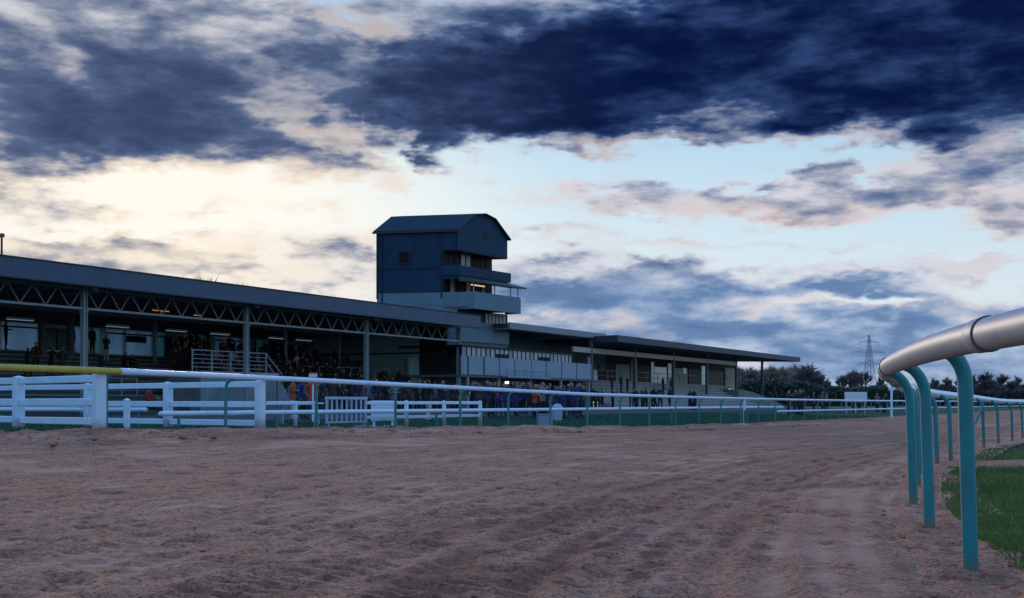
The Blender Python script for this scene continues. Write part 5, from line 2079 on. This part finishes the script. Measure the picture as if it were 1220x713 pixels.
def person(x, y, z, face, coat='black', pose=None, label=None, group=None, hair=None, tr=None, h=None, rs=rnd):
    k = pose if pose is not None else rs.choice((0, 0, 1, 1, 2, 3, 4, 5, 7))
    o = link('person', BODIES[k], None, (x, y, z))
    o.rotation_euler = (0, 0, face)
    sc = h if h else rs.uniform(.92, 1.06)
    o.scale = (sc * rs.uniform(.98, 1.12), sc * rs.uniform(.98, 1.12), sc)
    for i, m in enumerate((COATS[coat], TROUS[tr if tr is not None else rs.choice((0, 0, 0, 1))], SKIN, HAIRS[hair if hair is not None else rs.choice((0, 0, 0, 1, 2, 3, 3))])):
        o.material_slots[i].link = 'OBJECT'
        o.material_slots[i].material = m
    tag(o, label, 'person', group)
    return o


TOTRACK = math.atan2(-SN[1], -SN[0]) - math.pi / 2      # facing the track (body looks along +y)


def p_stand(px, w, coat, pose, label, group=None, turn=0.0, **kw):
    s = s_at(px, w)
    x, y = sw(s, w)
    return person(x, y, terrace_z(w), TOTRACK + turn, coat, pose, label, group, **kw)


def p_ground(px, Y, coat, pose, label, group=None, face=None, **kw):
    x, y, z = at(px, Y)
    return person(x, y, z + .03, (TOTRACK if face is None else face), coat, pose, label, group, **kw)


# people one can pick out in the stand
p_stand(7, 13.2, 'black', 7, 'person in long dark coat before the pale wall at the far left edge', turn=.9)
p_stand(33, 7.2, 'charcoal', 4, 'left one of a close pair on the steps left of the first column', turn=1.2)
p_stand(43, 7.5, 'brown', 1, 'taller person of the close pair on the steps left of the first column', turn=-1.0)
p_stand(61, 6.4, 'black', 5, 'person bending forward on the steps below the teal window, left of the first column')
p_stand(74, 6.8, 'green', 1, 'person in dark green just left of the first column, above the yellow rail')
p_stand(86, 12.4, 'black', 0, 'tall dark figure against the pale panel just left of the first column')
p_stand(110, 13.0, 'black', 0, 'person in dark clothes by the wall just right of the first column')
p_stand(126.5, 10.8, 'brown', 3, 'person in brown jacket and pale trousers, arms folded, on second bay steps', tr=2)
p_stand(120, 6.0, 'navy', 4, 'person in navy standing low on the steps right of the first column', turn=.5)
p_stand(148, 8.2, 'black', 6, 'left one of two dark people sitting together on the second bay steps')
p_stand(156.5, 8.2, 'black', 6, 'right one of two dark people sitting together on the second bay steps')
p_stand(199, 13.4, 'plum', 2, 'person in plum near the dark opening left of the white platform railing')
p_stand(209, 13.4, 'white', 1, 'person in a white top by the dark opening left of the white platform railing')
p_stand(368, 3.2, 'red', 1, 'person in red jacket on low steps between white frame rail and red sign')
p_stand(351, 2.9, 'blue', 1, 'person in a blue jacket inside the small white frame rail')
p_stand(354, 8.6, 'white', 1, 'person in a pale top on the steps above the small white frame rail')
p_ground(349, 47, 'orange', 3, 'person in an orange jacket with pale trousers behind the fence, left of the red sign', face=TOTRACK + .4, tr=2, h=.96)
p_ground(371.5, 49, 'orange', 1, 'person in a red-orange jacket standing right behind the red sign', face=TOTRACK - .6, tr=0, h=.97)
p_ground(361, 50, 'blue', 0, 'person in blue between the two people in orange', h=.97)
p_ground(509.5, 50, 'black', 4, 'person in black with pale trousers walking along the white two-board fence', face=TOTRACK + 1.4, tr=2, hair=0)
p_ground(525, 78, 'white', 1, 'person in a white jacket at the end of the long stand')
p_ground(544, 80, 'yellow', 0, 'steward in a yellow jacket at the foot of the last column')
p_ground(563, 80, 'white', 1, 'person in a pale grey-white jacket between the steward and the lamp')
p_ground(646, 62, 'tan', 2, 'person in a tan jacket among the blue coats')
p_ground(637, 60, 'orange', 3, 'person in a muted orange jacket among the blue coats', h=.95)
p_ground(175, 44, 'red', 6, 'person in red sitting low behind the fences, right of the yellow padding', face=TOTRACK + .5)
p_ground(953, 92, 'tan', 5, 'person in a pale jacket with raised arms at the hedge beyond the rail')

# people seen in the tower and at the far stand, one by one
p_stand(713, 3.0, 'navy', 7, 'dark figure high on the far terrace beside its first post', turn=.4)
p_stand(729, -.3, 'black', 1, 'lone dark figure on the far terrace, left of a standing pair')
p_stand(740, -.3, 'black', 0, 'left one of the standing pair on the far terrace')
p_stand(747.5, -.2, 'black', 3, 'right one of the standing pair on the far terrace', turn=.6)
p_stand(790, -.2, 'black', 0, 'left one of two dark figures by the middle post of the far terrace')
p_stand(799, -.1, 'green', 1, 'right one of two figures by the middle post of the far terrace', turn=.4)
p_stand(863, 3.6, 'black', 7, 'dark figure against the bright window at the right end of the far stand')


def far_terrace_z(w):
    k = int((w + 2.6) / .55) + 1
    return .38 + max(0, min(9, k)) * .30


for o in COL.objects:
    if o.name.startswith('person') and 'far' in o.get('label', '') and 'far left' not in o['label']:
        # seat them on the far terrace steps
        v = Vector((o.location.x - SO[0], o.location.y - SO[1]))
        w = v.x * SN[0] + v.y * SN[1]
        o.location.z = far_terrace_z(w)

CROWD_LIST = []


def crowd_person(px, place, grp, x, y, z, face, coat):
    k = prs.choice((0, 0, 1, 1, 2, 3, 4, 5, 7))
    hr = prs.choice((0, 0, 0, 1, 2, 3, 3))
    o = person(x, y, z, face, coat, k, None, grp, hair=hr, rs=prs)
    CROWD_LIST.append((px, place, coat, k, hr, o))


CROWDS = [
    # place, group, n, px0, px1, w0, w1, coats
    ('on steps left of the platform railing', 'crowd on the steps of the second bay', 20, 205, 240, 7.5, 13.2, ('black', 'charcoal', 'navy', 'black', 'brown')),
    ('behind the white platform railing', 'crowd behind the platform railing', 26, 240, 318, 5.0, 12.5, ('black', 'charcoal', 'navy', 'black', 'plum', 'grey')),
    ('on the crowded steps of the third bay', 'crowd on the steps of the third bay', 56, 320, 434, 2.2, 12.5, ('black', 'charcoal', 'navy', 'black', 'brown', 'plum', 'black')),
    ('on the steps of the last bay', 'crowd on the steps of the last bay', 30, 440, 512, 2.2, 10.5, ('black', 'charcoal', 'navy', 'grey', 'black')),
]
prs = random.Random(31)
for place, grp, n, a, b, w0, w1, coats in CROWDS:
    placed = []
    tries = 0
    while len(placed) < n and tries < 900:
        tries += 1
        w = STEP_W0 + STEP_D * (int((prs.uniform(w0, w1) - STEP_W0) / STEP_D) + .5)
        px = prs.uniform(a, b)
        s = s_at(px, w)
        if any(abs(s - q[0]) < .55 and abs(w - q[1]) < .5 for q in placed):
            continue
        if w < 4.4 and s_at(225, 1.5) < s < s_at(322, 1.5) + 2.6:
            continue
        placed.append((s, w))
        x, y = sw(s, w)
        crowd_person(px, place, grp, x, y, terrace_z(w), TOTRACK + prs.uniform(-.9, .9), prs.choice(coats))

GROUND = [
    ('on the apron below the third bay', 'crowd on the apron below the stand', 26, 375, 470, 62, 74, ('black', 'charcoal', 'navy', 'brown', 'grey', 'plum')),
    ('on the apron near the last column', 'crowd on the apron near the tower', 28, 470, 575, 66, 84, ('black', 'charcoal', 'navy', 'brown', 'grey', 'black')),
    ('in the front row below the tower', 'blue coats along the fence', 24, 578, 694, 60, 70, ('blue', 'blue', 'navy', 'blue')),
    ('standing behind the blue coats', 'people behind the blue coats', 20, 560, 700, 74, 90, ('black', 'charcoal', 'navy', 'plum', 'brown')),
    ('before the far terrace', 'people before the far terrace', 16, 705, 800, 92, 108, ('black', 'charcoal', 'navy', 'black')),
    ('before the far terrace, right half', 'group before the far terrace', 5, 822, 835, 98, 104, ('black', 'navy', 'plum')),
    ('by the rail right of the far terrace', 'group right of the far terrace', 7, 934, 958, 84, 92, ('black', 'navy', 'charcoal')),
    ('along the far rail', 'people along the far rail', 12, 965, 1062, 96, 122, ('black', 'navy', 'plum', 'grey', 'charcoal', 'tan')),
]
for place, grp, n, a, b, y0, y1, coats in GROUND:
    placed = []
    tries = 0
    while len(placed) < n and tries < 900:
        tries += 1
        Y = prs.uniform(y0, y1)
        px = prs.uniform(a, b)
        x, y, z = at(px, Y)
        if x > float(XO(Y)) - 1.6:
            continue
        if any(math.hypot(x - q[0], y - q[1]) < .55 for q in placed):
            continue
        v = Vector((x - SO[0], y - SO[1]))
        w = v.x * SN[0] + v.y * SN[1]
        if w > -.4 and px < 600:
            continue
        placed.append((x, y))
        crowd_person(px, place, grp, x, y, z + .05, TOTRACK + prs.uniform(-1.0, 1.0), prs.choice(coats))

DOES = {0: 'arms down', 1: 'hands pocketed', 2: 'hands raised', 3: 'arms folded', 4: 'mid stride', 5: 'leaning forward', 7: 'long hemmed'}
ORD = ['leftmost', 'second', 'third', 'fourth', 'fifth', 'sixth', 'seventh', 'eighth', 'ninth', 'tenth']
_by = {}
for rec in CROWD_LIST:
    _by.setdefault((rec[1], rec[2], rec[3]), []).append(rec)
for (place, coat, k), recs in _by.items():
    recs.sort(key=lambda r: r[0])
    for i, r in enumerate(recs):
        base = 'person in %s coat, %s, %s' % (coat, DOES[k], place)
        if len(recs) > 1:
            base += ', leftmost such' if i == 0 else (', rightmost such' if i == len(recs) - 1 else ', %s such' % ORD[i])
        r[5]['label'] = base
